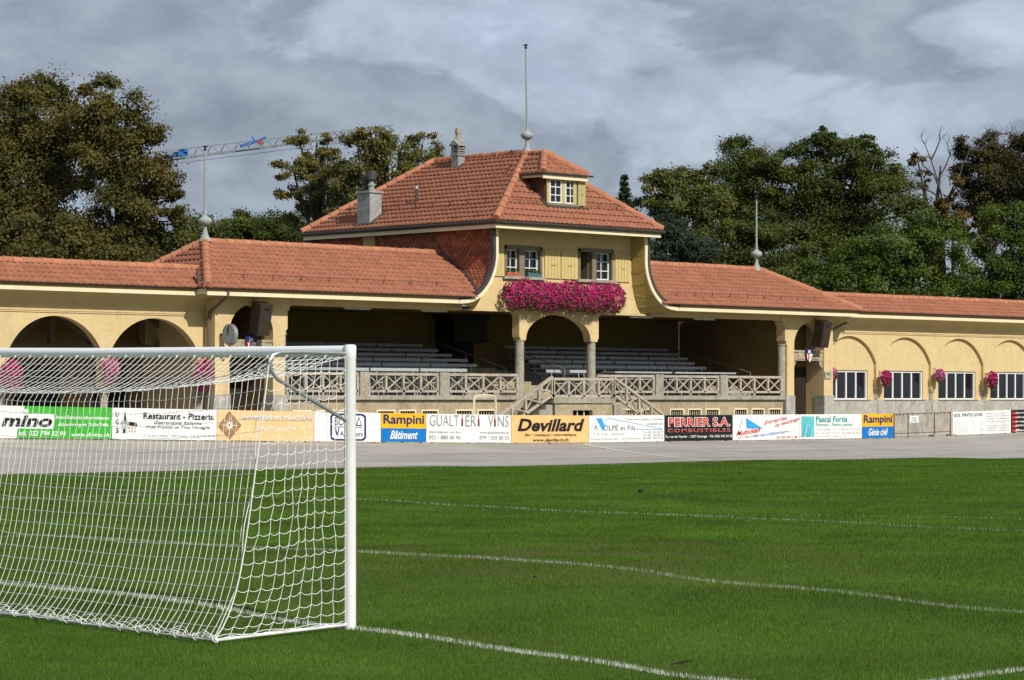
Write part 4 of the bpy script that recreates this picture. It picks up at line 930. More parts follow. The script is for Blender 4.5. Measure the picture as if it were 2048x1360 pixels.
# ------------------------------------------------------------------ text
TEXT_CACHE = {}
def text_mesh(s, shear=0, bold=0, spacing=1.0):
    key = (s, shear, bold, spacing)
    if key not in TEXT_CACHE:
        cu = bpy.data.curves.new('lettering', 'FONT'); cu.body = s; cu.shear = shear; cu.offset = bold; cu.space_character = spacing; cu.resolution_u = 3
        ob = bpy.data.objects.new('lettering', cu); me = bpy.data.meshes.new_from_object(ob)
        co = np.empty(len(me.vertices)*3); me.vertices.foreach_get('co', co); co = co.reshape(-1, 3)
        fs = [tuple(p.vertices) for p in me.polygons]; bpy.data.objects.remove(ob); bpy.data.meshes.remove(me)
        TEXT_CACHE[key] = (co, fs)
    return TEXT_CACHE[key]
def letters(co, fs):
    # faces of a word, letter by letter (a dot stays with its stem)
    par = list(range(len(co)))
    def find(i):
        while par[i] != i: par[i] = par[par[i]]; i = par[i]
        return i
    for f in fs:
        for i in f[1:]: par[find(i)] = find(f[0])
    comp = {}
    for f in fs: comp.setdefault(find(f[0]), []).append(f)
    it = []
    for g in comp.values():
        xs_ = [co[i][0] for f in g for i in f]; it.append([min(xs_), max(xs_), g])
    it.sort(key=lambda q: q[0]); out = []
    for a, b_, g in it:
        if out and min(b_, out[-1][1]) - max(a, out[-1][0]) > .55*min(b_-a, out[-1][1]-out[-1][0]): out[-1][1] = max(b_, out[-1][1]); out[-1][0] = min(a, out[-1][0]); out[-1][2] += g
        else: out.append([a, b_, list(g)])
    return [q[2] for q in out]
def flat_mat(name, c): return mat('print_'+name, c, .5, .05, 1.2, spec=.3, streak=.09 if max(c) > .3 else 0)
IN = {k: flat_mat(k, c) for k, c in dict(black=(.012,.012,.014), white=(.80,.80,.78), green=(.045,.40,.03), grey=(.26,.27,.28), lgrey=(.48,.50,.52), navy=(.015,.03,.13), orange=(.86,.44,.012), blue=(.005,.17,.52),
      sky=(.04,.34,.68), red=(.55,.03,.02), bottle=(.22,.03,.02), peach=(.82,.50,.20), teal=(.03,.36,.38), tealp=(.12,.50,.52), brown=(.30,.16,.07), cream=(.85,.78,.62)).items()}
YB = 63.5; BH = .905
def zb(x): return float(zout(x))
class Board:
    def __init__(s, x0, x1, label, base='white', mat_=None):
        s.x0, s.x1 = x0+.012, x1-.012; s.w = s.x1-s.x0; s.k = 0
        s.root = empty('advertising_board', ((x0+x1)/2, YB, zb((x0+x1)/2)), label, 'advertising board', 'advertising boards along the track')
        mb = MB(); v = []
        for y in (YB, YB+.03):
            for fx, fz in ((0,0),(1,0),(1,1),(0,1)): q = s.pt(fx, fz); v.append((q[0], y, q[1]))
        mb.add(v, [(0,1,2,3),(7,6,5,4),(0,4,5,1),(1,5,6,2),(2,6,7,3),(3,7,4,0)]); mb.build('panel', mat_ or IN[base], s.root)
        for fx in (.08, .5, .92):
            q = s.pt(fx, 0); MB().box(q[0]-.03, q[0]+.03, YB+.032, YB+.09, q[1]-.1, q[1]+BH-.05).build('post', M['rust'], s.root)
    def pt(s, fx, fz): x = s.x0 + fx*s.w; return (x, zb(x) + .012 + fz*BH)
    def flat(s, name, pts, col, lift=None):
        s.k += 1; d = .004 + .0012*(lift if lift is not None else min(s.k, 6)); mb = MB()
        q = [s.pt(*p) for p in pts]; mb.slab(q, [], YB-d, YB-.0005); return mb.build(name, IN[col], s.root)
    def rect(s, x0, x1, z0, z1, col, name='colour_field', lift=None): return s.flat(name, [(x0,z0),(x1,z0),(x1,z1),(x0,z1)], col, lift)
    def text(s, t, x0, x1, z0, z1, col, shear=0, bold=0, sp=1.0, tilt=0, lift=9):
        co, fs = text_mesh(t, shear, bold, sp); mn = co.min(0); mx = co.max(0); mb = MB()
        for c in co:
            fx = x0 + (c[0]-mn[0])/(mx[0]-mn[0])*(x1-x0); fz = z0 + (c[1]-mn[1])/(mx[1]-mn[1])*(z1-z0) + tilt*(fx-x0)
            q = s.pt(fx, fz); mb.v.append((q[0], YB-.006-.0012*lift, q[1]))
        groups = letters(co, fs) if (z1-z0) > .16 and (x1-x0)*s.w/len(t) > .09 else [fs]
        for g in groups:
            ids = sorted({i for f in g for i in f}); mp = {i: k for k, i in enumerate(ids)}
            nm = 'lettering' if len(groups) == 1 else 'letter'
            me = bpy.data.meshes.new(nm); me.from_pydata([mb.v[i] for i in ids], [], [tuple(mp[i] for i in f) for f in g]); o = link_mesh(nm, me, IN[col], s.root)
            if nm == 'lettering': o['kind'] = 'stuff'
    def ring(s, pts_out, pts_in, col, name='frame'):
        mb = MB().slab([s.pt(*p) for p in pts_out], [[s.pt(*p) for p in pts_in]], YB-.01, YB-.001); return mb.build(name, IN[col], s.root)
def rrect(x0, x1, z0, z1, rx, rz, n=5):
    o = []
    for cx, cz, a in ((x1-rx, z1-rz, 0), (x0+rx, z1-rz, 90), (x0+rx, z0+rz, 180), (x1-rx, z0+rz, 270)):
        for i in range(n+1): t = R(a+90*i/n); o.append((cx+rx*math.cos(t), cz+rz*math.sin(t)))
    return o
b = Board(37.8, 41.57, 'plain white advertising board, first from the left end of the row')
b = Board(41.57, 45.36, 'white and green advertising board with a heavy black slanted word, behind the net')
b.flat('colour_field', [(.205,.77),(1,.77),(1,1),(.215,1)], 'green', 1); b.flat('colour_field', [(.47,.305),(1,.305),(1,.77),(.48,.77)], 'green', 1); b.flat('colour_field', [(.145,0),(1,0),(1,.305),(.155,.305)], 'green', 1)
b.rect(.212, .25, .80, .905, 'white', 'dot', 2); b.text('mino', .012, .458, .36, .72, 'black', .25, .035)
b.text('Installations thermiques', .487, .975, .58, .73, 'white', .3, .012); b.text('dépannages 24h/24h', .51, .965, .36, .51, 'white', .3, .012); b.text('tél. 022 794 32 94', .165, .58, .085, .235, 'white', .25, .012); b.text('www.cfmino.ch', .63, .975, .075, .205, 'white', .25, .012)
b = Board(45.36, 49.15, 'white advertising board with a small drawing of a church, behind the net')
for t, z in (('U', .72), ('G', .47), ('S', .20)): b.text(t, .03, .058, z, z+.17, 'black', 0, .02)
b.flat('spire', [(.107,.62),(.132,.62),(.12,.92)], 'black'); b.flat('church_roof', [(.068,.48),(.10,.62),(.14,.62),(.14,.48)], 'grey'); b.flat('house_roof', [(.14,.45),(.15,.57),(.225,.54),(.235,.42)], 'black'); b.flat('church_wall', [(.085,.2),(.135,.2),(.135,.47),(.085,.47)], 'lgrey')
b.flat('house_wall', [(.14,.2),(.228,.22),(.228,.42),(.14,.44)], 'cream')
for i in range(3):
    b.rect(.15+.027*i, .163+.027*i, .33, .39, 'grey', 'drawn_window'); b.rect(.15+.027*i, .163+.027*i, .23, .29, 'grey', 'drawn_window')
b.flat('drawn_door', [(.10,.2),(.12,.2),(.12,.32),(.11,.35),(.10,.32)], 'black')
b.text('Restaurant - Pizzeria', .29, .97, .66, .87, 'black', 0, .02); b.text('Gastronomie Italienne', .39, .85, .50, .61, 'black', .3, .005); b.text('chez Franco et Tina Viccaglia', .31, .93, .34, .46, 'black', .3, .005); b.text('12, rue de la Mairie - 1207 Genève - Tél. 022 735 98 98', .28, .98, .09, .17, 'grey')
def wood_print():
    m = mat('print_wood_grain', (.76, .44, .18), .5, .1, 1.5, col2=(.85, .57, .30), stretch=(.35, 1, 6), spec=.3); return m
b = Board(49.15, 52.89, 'wood patterned advertising board with a compass star, behind the net', mat_=wood_print())
b.flat('star_field', [(.005,.45),(.12,.98),(.245,.50),(.125,.02)], 'brown', 1)
for i in range(16):
    a = 2*math.pi*i/16; L = 1 if i % 4 == 0 else (.72 if i % 2 == 0 else .45); w_ = .16
    c0 = (.122, .5); f = lambda r, t: (c0[0]+r*math.cos(t)*.105, c0[1]+r*math.sin(t)*.42)
    b.flat('star_ray', [f(.12, a-w_*2), f(L, a), f(.12, a+w_*2)], 'cream', 3+i % 2)
b.text('ENTREPRISE DE PARQUETS', .253, .988, .665, .80, 'brown', 0, .03, lift=6); b.text('ENTREPRISE DE PARQUETS', .25, .985, .68, .815, 'white', 0, .02); b.text('TRADIZIONALE DE VITO', .40, .84, .37, .46, 'white', 0, .01); b.text('022 736 06 86 - 1201 GENEVE - TEL 022 736 06 86', .23, .985, .09, .17, 'cream', .2)
b = Board(52.89, 55.61, 'white advertising board with a navy rounded frame, behind the goal post')
b.ring(rrect(.235, .775, .03, .96, .07, .14), rrect(.262, .748, .09, .90, .055, .10), 'navy')
b.text('BOGN', .30, .60, .55, .83, 'navy', 0, -.005); b.flat('triangle', [(.615,.54),(.715,.54),(.668,.85)], 'navy'); b.flat('triangle_inside', [(.637,.58),(.697,.58),(.668,.77)], 'white')
b.rect(.29, .72, .485, .505, 'navy', 'rule'); b.flat('vee', [(.295,.47),(.318,.47),(.340,.26),(.357,.47),(.372,.47),(.346,.17),(.334,.17)], 'navy'); b.text('Assureurs', .378, .72, .19, .36, 'navy')
def rampini(x0, x1, word, label):
    b = Board(x0, x1, label, 'orange'); b.rect(0, 1, 0, .475, 'blue', lift=1); b.text('Rampini', .045, .955, .54, .955, 'navy', 0, .018); b.text(word, .19, .81, .10, .40, 'white', .35, .022)
rampini(55.61, 57.52, 'Bâtiment', 'orange over blue advertising board standing just right of the goal post')
b = Board(57.52, 61.28, 'white advertising board with tall grey capitals and three red wine bottles')
b.text('GUALT', .035, .375, .575, .97, 'grey', 0, -.012); b.text('ER', .455, .58, .575, .97, 'grey', 0, -.012); b.text('V', .725, .785, .575, .97, 'grey', 0, -.012); b.text('NS', .84, .97, .575, .97, 'grey', 0, -.012)
for x in (.405, .60, .795): b.flat('bottle', [(x,.575),(x+.022,.575),(x+.022,.80),(x+.015,.88),(x+.015,.99),(x+.007,.99),(x+.007,.88),(x,.80)], 'bottle')
b.text('importations vins fins', .03, .395, .30, .415, 'grey'); b.text('022 / 880 00 96', .03, .395, .11, .24, 'grey'); b.text('www.gualtierivins.ch', .62, .972, .30, .415, 'grey'); b.text('079 / 203 50 33', .62, .972, .11, .24, 'grey')
b = Board(61.28, 64.93, 'peach coloured advertising board with a large black slanted word', 'peach')
b.text('Devillard', .075, .94, .42, .88, 'black', .25, .03)
for i in range(3): b.flat('streak', [(.06-.0*i,.43+.09*i),(.14,.45+.09*i),(.14,.475+.09*i)], 'peach', 9)
b.text('fax • copieurs • informatique', .17, .83, .22, .35, 'black', .2, .01); b.text('www.devillard.ch', .27, .73, .05, .17, 'black', .15, .01)
b = Board(64.93, 68.68, 'white advertising board with a blue letter V and thin blue lines')
b.text('A.', .06, .12, .47, .65, 'grey', 0, .005); b.flat('blue_vee', [(.087,.90),(.165,.90),(.205,.60),(.19,.44),(.17,.44)], 'sky')
for p0, p1 in (((.23,.90),(.19,.48)), ((.23,.90),(.97,.47)), ((.02,.5),(.06,.72)), ((.62,.45),(.97,.45))):
    dx = p1[0]-p0[0]; t = .006 if abs(dx) < .1 else 0; u = 0 if abs(dx) < .1 else .018
    b.flat('thin_line', [p0, (p0[0]+t, p0[1]+u), (p1[0]+t, p1[1]+u), p1], 'sky')
b.text('OLPÉ et Fils', .185, .605, .44, .68, 'grey', 0, .0); b.text('Constructions métallique - aluminium', .47, .98, .80, .89, 'grey'); b.text('et entretien inox', .765, .98, .64, .73, 'grey'); b.text('P. A. Volpé, successeur', .055, .47, .25, .36, 'lgrey')
for i, t in enumerate(('Tél. 022  794 28 77', 'Tél. 022  794 29 65', 'Fax 022  794 13 35')): b.text(t, .71, .98, .32-.11*i, .395-.11*i, 'grey')
b.text('54, route du Grand-Lancy - 1212 Grand-Lancy', .015, .68, .075, .16, 'grey')
b = Board(68.68, 72.25, 'black advertising board with red capitals outlined in white', 'black')
b.text('PERRIER S.A.', .045, .965, .545, .92, 'white', 0, .05, lift=6); b.text('PERRIER S.A.', .055, .955, .565, .90, 'red', 0, .018); b.text('COMBUSTIBLES', .04, .965, .34, .47, 'white', 0, .02, 1.25, lift=6); b.text('COMBUSTIBLES', .042, .963, .345, .465, 'red', 0, .008, 1.25)
b.text('7c, rue de Veyrier - 1227 Carouge - Tél. 022/ 342 03 20', .005, .995, .10, .22, 'white', 0, .012)
b = Board(72.25, 75.97, 'white advertising board with slanting red script and a blue sail')
b.flat('sail', [(.19,.88),(.20,.45),(.44,.45)], 'sky', 1); b.flat('sail_outline', [(.075,.35),(.12,.80),(.15,.95),(.13,.6)], 'lgrey')
b.text('Multiclean', .05, .40, .16, .36, 'red', .4, .015, tilt=.45); b.text('Entreprise', .46, .80, .55, .75, 'red', .45, .004, tilt=.62); b.text('de nettoyage', .62, .99, .45, .64, 'red', .45, .004, tilt=.75)
for i in range(4): b.text(('Nettoyage de bureaux', 'Conciergerie et entretien', 'Vitrerie, fin de chantier', 'Devis gratuit')[i], .18+.12*i, .62+.10*i, .06+.03*i, .11+.03*i, 'blue', .3, .002, tilt=.5)
b.text('022 349 71 88', .07, .36, .07, .12, 'red', .2, .003, tilt=.35); b.text('Tél. 022 349 71 88', .64, .96, .05, .13, 'red', .1, .01)
b = Board(75.97, 79.58, 'white advertising board with a teal square picture and teal lettering')
b.rect(.02, .225, .08, .92, 'tealp', 'picture', 1)
for i in range(5): b.flat('brush_mark', [(.03+.035*i,.10),(.045+.035*i,.10),(.085+.03*i,.6-.05*i),(.075+.03*i,.62-.05*i)], ('teal', 'lgrey', 'sky')[i % 3], 3)
b.text('Pascal Fortis', .25, .76, .68, .92, 'teal', 0, .015); b.text('Peinture - Papiers peints', .25, .835, .49, .64, 'teal'); b.text('Avenue du Bois de la Chapelle 99 - 1213 Onex', .25, .985, .33, .42, 'lgrey'); b.text('Tél. + Fax 022/ 792 33 71 - Nat. 078/ 301 20 27', .25, .985, .19, .28, 'lgrey'); b.text('e-mail: pascal.fortis@geneva-link.ch', .25, .8, .06, .15, 'lgrey')
rampini(79.58, 81.49, 'Génie civil', 'orange over blue advertising board next to the rusty gate')
b = Board(85.19, 89.05, 'white advertising board with black capitals and grey floor patterns')
b.text('SOL PINTO JOSE', .02, .50, .74, .92, 'black', 0, -.003)
for (x0_, x1_, z0_, z1_, nx, nz) in ((.03,.26,.10,.58,9,7), (.31,.38,.38,.60,3,5), (.31,.38,.10,.30,3,5), (.47,.53,.38,.60,2,3), (.47,.53,.10,.32,2,3)):
    for i in range(nx):
        for j in range(nz):
            if (i+j) % 2 == 0: b.rect(x0_+(x1_-x0_)*i/nx, x0_+(x1_-x0_)*(i+.8)/nx, z0_+(z1_-z0_)*j/nz, z0_+(z1_-z0_)*(j+.75)/nz, 'lgrey', 'pattern', 1)
for i, t in enumerate(('Fourniture et pose de tous', 'parquets et linoléum - Revêtements', 'Ponçages et imprégnation', 'Pose de plinthes et seuils')): b.text(t, .575, .97, .84-.115*i, .92-.115*i, 'grey')
b.rect(.64, .91, .45, .46, 'grey', 'rule')
for i, t in enumerate(('Clos de Mossieu - 1213 Onex', 'Tél. 022 793 54 17 - Fax 022 793 54 17', 'Natel 079 213 24 56 - Natel 079 203 71 26')): b.text(t, .575, .97, .32-.11*i, .39-.11*i, 'grey')
b = Board(89.05, 92.85, 'black advertising board with red bars and white words at the frame edge', 'black')
for i, t in enumerate(('dépannage', 'vidange', 'lavage', 'pneus', 'Bar')): b.rect(.015, .10+.03*(i % 2), .80-.19*i, .91-.19*i, 'red', 'red_bar'); b.text(t, .07, .27, .81-.19*i, .91-.19*i, 'white', .2, .01)
b = Board(92.9, 96.6, 'plain white advertising board beyond the black one, at the end of the row')

# ------------------------------------------------------------------ rusty gate between the boards, barrier
gt = empty('pipe_gate', (83.3, YB, zb(83.3)), 'rusty pipe and mesh gate closing the gap between the boards', 'gate')
for x in (81.55, 82.41, 84.07, 85.08): MB().tube([(x, YB+.02, zb(x)-.05), (x, YB+.02, zb(x)+.93)], .024, 8).build('post', M['rust'], gt)
for x0_, x1_ in ((81.6, 82.38), (82.46, 84.03), (84.12, 85.04)):
    for dz in (.16, .90): MB().tube([(x0_, YB+.02, zb(x0_)+dz), (x1_, YB+.02, zb(x1_)+dz)], .017, 6).build('rail', M['rust'], gt)
    mb = MB(); n = int((x1_-x0_)/.075)
    for i in range(1, n): x = x0_+(x1_-x0_)*i/n; mb.tube([(x, YB+.02, zb(x)+.16), (x, YB+.02, zb(x)+.90)], .0022, 4, False)
    for j in range(1, 10): mb.tube([(x0_, YB+.02, zb(x0_)+.16+.074*j), (x1_, YB+.02, zb(x1_)+.16+.074*j)], .0022, 4, False)
    mb.build('wire_mesh', M['rust'], gt)
    for i in range(4): x = x0_+(x1_-x0_)*(i+.5)/4; MB().box(x-.012, x+.012, YB, YB+.02, zb(x)+.84, zb(x)+.92).build('clip', M['rust'], gt)
for x in (84.02, 85.12): MB().box(x-.14, x+.14, YB-.12, YB+.16, zb(x)-.05, zb(x)+.06).build('foot_block', M['concrete'], gt)
ps = empty('paper_notice', (82.77, YB, 1.03), 'crumpled white paper notice tied to the rusty gate', 'notice')
mb = MB(); nx, nz = 6, 4
for i in range(nx+1):
    for j in range(nz+1): mb.v.append((82.5+.53*i/nx, YB-.012+.012*math.sin(i*1.9+j*1.3), 1.05+.26*j/nz + .012*math.sin(i*2.2)))
for i in range(nx):
    for j in range(nz): a = i*(nz+1)+j; mb.f.append((a, a+nz+1, a+nz+2, a+1))
mb.build('sheet', M['white'], ps)
for j in range(4): MB().box(82.57, 82.95-.05*(j % 2), YB-.032, YB-.029, 1.10+.045*j, 1.116+.045*j).build('printed_line', IN['lgrey'], ps)
cb = empty('crowd_barrier', (61.5, 65.0, GZ), 'cream tubular barrier with rounded top standing behind the boards', 'barrier')
fp = [(61.0,65,GZ),(61.0,65,1.85),(61.03,65,1.98),(61.12,65,2.06),(61.3,65,2.08),(61.75,65,2.08),(61.92,65,2.06),(62.0,65,1.98),(62.03,65,1.85),(62.03,65,GZ)]
MB().tube(fp, .025, 8).build('frame', M['cream'], cb, True)
MB().tube([(61.06,65,GZ+.3),(61.06,65,1.9),(61.15,65,2.02),(61.88,65,2.02),(61.97,65,1.9),(61.97,65,GZ+.3)], .012, 6).build('inner_frame', M['cream'], cb, True)
for i in range(8): x = 61.05+.98*i/7*.0+.0; MB().box(61.0, 61.06, 64.985, 65.015, GZ+.3+.19*i, GZ+.32+.19*i).box(61.97, 62.03, 64.985, 65.015, GZ+.3+.19*i, GZ+.32+.19*i).build('link', M['cream'], cb)
sg = empty('wall_sign', (83.63, YF-.05, 2.75), 'small grey sign with dark lettering on the tower corner', 'sign')
MB().box(83.45, 83.85, YF-.05, YF-.03, 2.76, 3.05).build('plate', M['cement'], sg)
co, fs = text_mesh('WC', 0, .02, 1.0); mn = co.min(0); mx = co.max(0); me = bpy.data.meshes.new('lettering')
me.from_pydata([(83.52+(c_[0]-mn[0])/(mx[0]-mn[0])*.26, YF-.053, 2.87+(c_[1]-mn[1])/(mx[1]-mn[1])*.13) for c_ in co], [], fs); link_mesh('lettering', me, IN['black'], sg)

# ------------------------------------------------------------------ flowers
M['petunia'] = leaf_mat('magenta_petunia', [(0, (.27, .004, .07)), (1, (.75, .13, .40)), (.55, (.48, .008, .15)), (.88, (.62, .04, .26))], trans=.2, rough=.6, noise=2.6)
M['petunia_pale'] = leaf_mat('pink_petunia', [(0, (.42, .04, .16)), (1, (.75, .28, .45)), (.5, (.58, .10, .28))], trans=.2, rough=.6)
M['flowerleaf'] = leaf_mat('petunia_leaf', [(0, (.05, .085, .02)), (1, (.17, .20, .06)), (.6, (.10, .14, .035))], trans=.3)
def rand_dirs(n):
    v = rng.normal(size=(n, 3)); return v/np.linalg.norm(v, axis=1)[:, None]
def cards(C, N, size, sides=4, cup=0.0):
    # little polygons at C facing N
    n = len(C); t = np.cross(N, rand_dirs(n)); t /= np.linalg.norm(t, axis=1)[:, None] + 1e-9; b_ = np.cross(N, t); V = np.zeros((n, sides, 3))
    sz = np.asarray(size)*np.ones(n)
    for k in range(sides):
        a = 2*math.pi*k/sides; V[:, k] = C + (t*math.cos(a) + b_*math.sin(a))*sz[:, None] + N*(cup*sz)[:, None]*(1 if k % 2 else -.4)
    return V.reshape(-1, 3), np.arange(n*sides).reshape(n, sides)
def flowers(name, label, cat, group, boxes, nb, nl, pet, planter=None, base=None, trail=True):
    # boxes: ellipsoids (cx,cy,cz,rx,ry,rz)
    r = empty(name, base, label, cat, group)
    w_ = np.array([q[3]*q[5] for q in boxes]); w_ = w_/w_.sum(); Cb = []; Nb = []; Cl = []; Nl = []
    for q, p_ in zip(boxes, w_):
        c = np.array(q[:3]); rr = np.array(q[3:])
        for n_, Cs, Ns, lo, hi, drop in ((int(nb*p_), Cb, Nb, .82, 1.02, 0), (int(nl*p_), Cl, Nl, .78, 1.09, .05)):
            d = rand_dirs(n_); d[:, 1] = -np.abs(d[:, 1])*1.0 + .15*rng.normal(size=n_); d /= np.linalg.norm(d, axis=1)[:, None]
            bump = 1 + .10*np.sin(d[:,0]*9+c[0]*3)*np.sin(d[:,2]*8+c[0])
            pos = c + d*rr*(rng.uniform(lo, hi, n_)*bump)[:, None]; pos[:, 2] -= drop*rng.uniform(0, 2, n_)
            Cs.append(pos); nn = d/rr*rr.mean() + .55*rng.normal(size=(n_, 3)); nn /= np.linalg.norm(nn, axis=1)[:, None]; Ns.append(nn)
    C_ = np.concatenate(Cb); V, F = cards(C_, np.concatenate(Nb), rng.uniform(.024, .042, len(C_)), 6, .25); np_mesh('blossoms', V, F, M[pet], r)
    C_ = np.concatenate(Cl); V, F = cards(C_, np.concatenate(Nl), rng.uniform(.016, .034, len(C_)), 4); np_mesh('foliage', V, F, M['flowerleaf'], r)
    if planter: MB().box(*planter).build('planter', M['dark'], r)
    return r
bx = [(x, 68.16+.03*math.sin(i*2.1), 5.62+.05*math.sin(i*1.7), .60, .42, .52+.06*math.sin(i*2.9)) for i, x in enumerate(np.linspace(65.92, 70.85, 10))]
flowers('flower_box', 'long mass of magenta flowers spilling over under the pavilion windows', 'flowers', None, bx, 8200, 7000, 'petunia', (65.7, 71.2, 68.2, 68.48, 5.72, 5.92), (68.5, 68.3, 5.2))
for x, y_, z, w_, h, pet, lab in ((45.38,68.75,2.66,.46,.58,'petunia','magenta hanging flower basket behind the net, nearest the frame edge'), (49.0,68.75,2.86,.40,.50,'petunia_pale','pale pink flower basket on the arcade column behind the net'), (52.6,68.7,2.72,.40,.62,'petunia','magenta flower basket on the arcade column nearest the clock'),
      (84.2,68.75,2.93,.30,.34,'petunia_pale','small pink flower basket half hidden at the tower corner'), (87.6,68.72,2.79,.36,.40,'petunia','magenta flower basket between the first and second glazed windows'), (91.27,68.75,2.95,.31,.33,'petunia_pale','pale pink flower basket between the second and third glazed windows'), (94.89,68.72,2.76,.38,.43,'petunia','magenta flower basket between the third and fourth glazed windows')):
    fb = flowers('flower_basket', lab, 'flower basket', 'flower baskets on the arcade columns', [(x, y_, z, w_*.9, w_*.8, h*.85), (x-.1*w_, y_-.05, z+.25*h, w_*.7, w_*.7, h*.6), (x+.1*w_, y_, z-.35*h, w_*.6, w_*.6, h*.55)], 620, 420, pet, None, (x, y_, z-h))
    MB().lathe([(.05,-.2),(.16,-.05),(.18,.1)], (x, y_, z), 10).build('basket', M['dark'], fb); MB().tube([(x, y_, z+.1), (x, YW-.01, z+.3)], .015, 6).build('hook', M['gutter'], fb)
M['terra'] = mat('terracotta_trough', (.40, .11, .05), .8, .1, 5); M['bluetrough'] = mat('blue_green_trough', (.05, .15, .17), .6, .1, 5)
for x, m_, lab in ((66.15, 'terra', 'small terracotta window box on the pavilion sill'), (67.2, 'bluetrough', 'small blue green window box on the pavilion sill')):
    r = empty('window_box', (x, YF-.06, 6.30), lab, 'window box'); MB().box(x-.34, x+.34, YF-.11, YF+.05, 6.305, 6.43).build('trough', M[m_], r)
    n = 90; C_ = np.stack([x+rng.uniform(-.32,.32,n), YF-.04+rng.uniform(-.07,.07,n), 6.44+rng.uniform(0,.12,n)], -1); V, F = cards(C_, rand_dirs(n), .03, 4); np_mesh('foliage', V, F, M['flowerleaf'], r)

# ------------------------------------------------------------------ the goal
M['goalwhite'] = mat('white_goal_paint', (.80, .80, .80), .35, .03, 3, spec=.4)
M['cord'] = mat('white_net_cord', (.80, .80, .78), .7, .03, 4, spec=.2)
GX, GY0, GW, HB = GLX, 17.75, 7.32, 2.38
goal = empty('football_goal', (GX, GY0+GW/2, 0), 'white football goal with a white cord net', 'goal')
def zbar(y): return HB + .011*(y-GY0)
for y in (GY0, GY0+GW):
    z0 = gz1(GX, y); zt = zbar(y)
    MB().lathe([(.052, z0-.15), (.052, zt-.06), (.054, zt-.055), (.054, zt+.04), (.048, zt+.053), (.03, zt+.058)], (GX, y, 0), 22).build('post', M['goalwhite'], goal, True)
    # net bracket: arm along the top, bent down and back to the post
    br = [(GX-.05, y, zt-.02), (GX-.5, y, zt-.015), (GX-.78, y, zt-.02), (GX-.86, y, zt-.045), (GX-.895, y, zt-.10), (GX-.88, y, zt-.17), (GX-.82, y, zt-.24), (GX-.05, y, zt-.60)]
    MB().tube(br, .017, 8).build('net_bracket', M['steel'], goal, True)
    MB().tube([(GX-.05, y, z0+.02), (GX-1.47, y, gz1(GX-1.47, y)+.02)], .013, 8).build('ground_bar', M['goalwhite'], goal, True)
MB().tube([(GX, GY0+.04, zbar(GY0)), (GX, GY0+GW/2, zbar(GY0+GW/2)-.012), (GX, GY0+GW-.04, zbar(GY0+GW))], .05, 20).build('crossbar', M['goalwhite'], goal, True)
yy_ = np.linspace(GY0, GY0+GW, 20); MB().tube([(GX-1.47, y, gz1(GX-1.47, y)+.015) for y in yy_], .010, 8).build('ground_bar', M['steel'], goal, True)
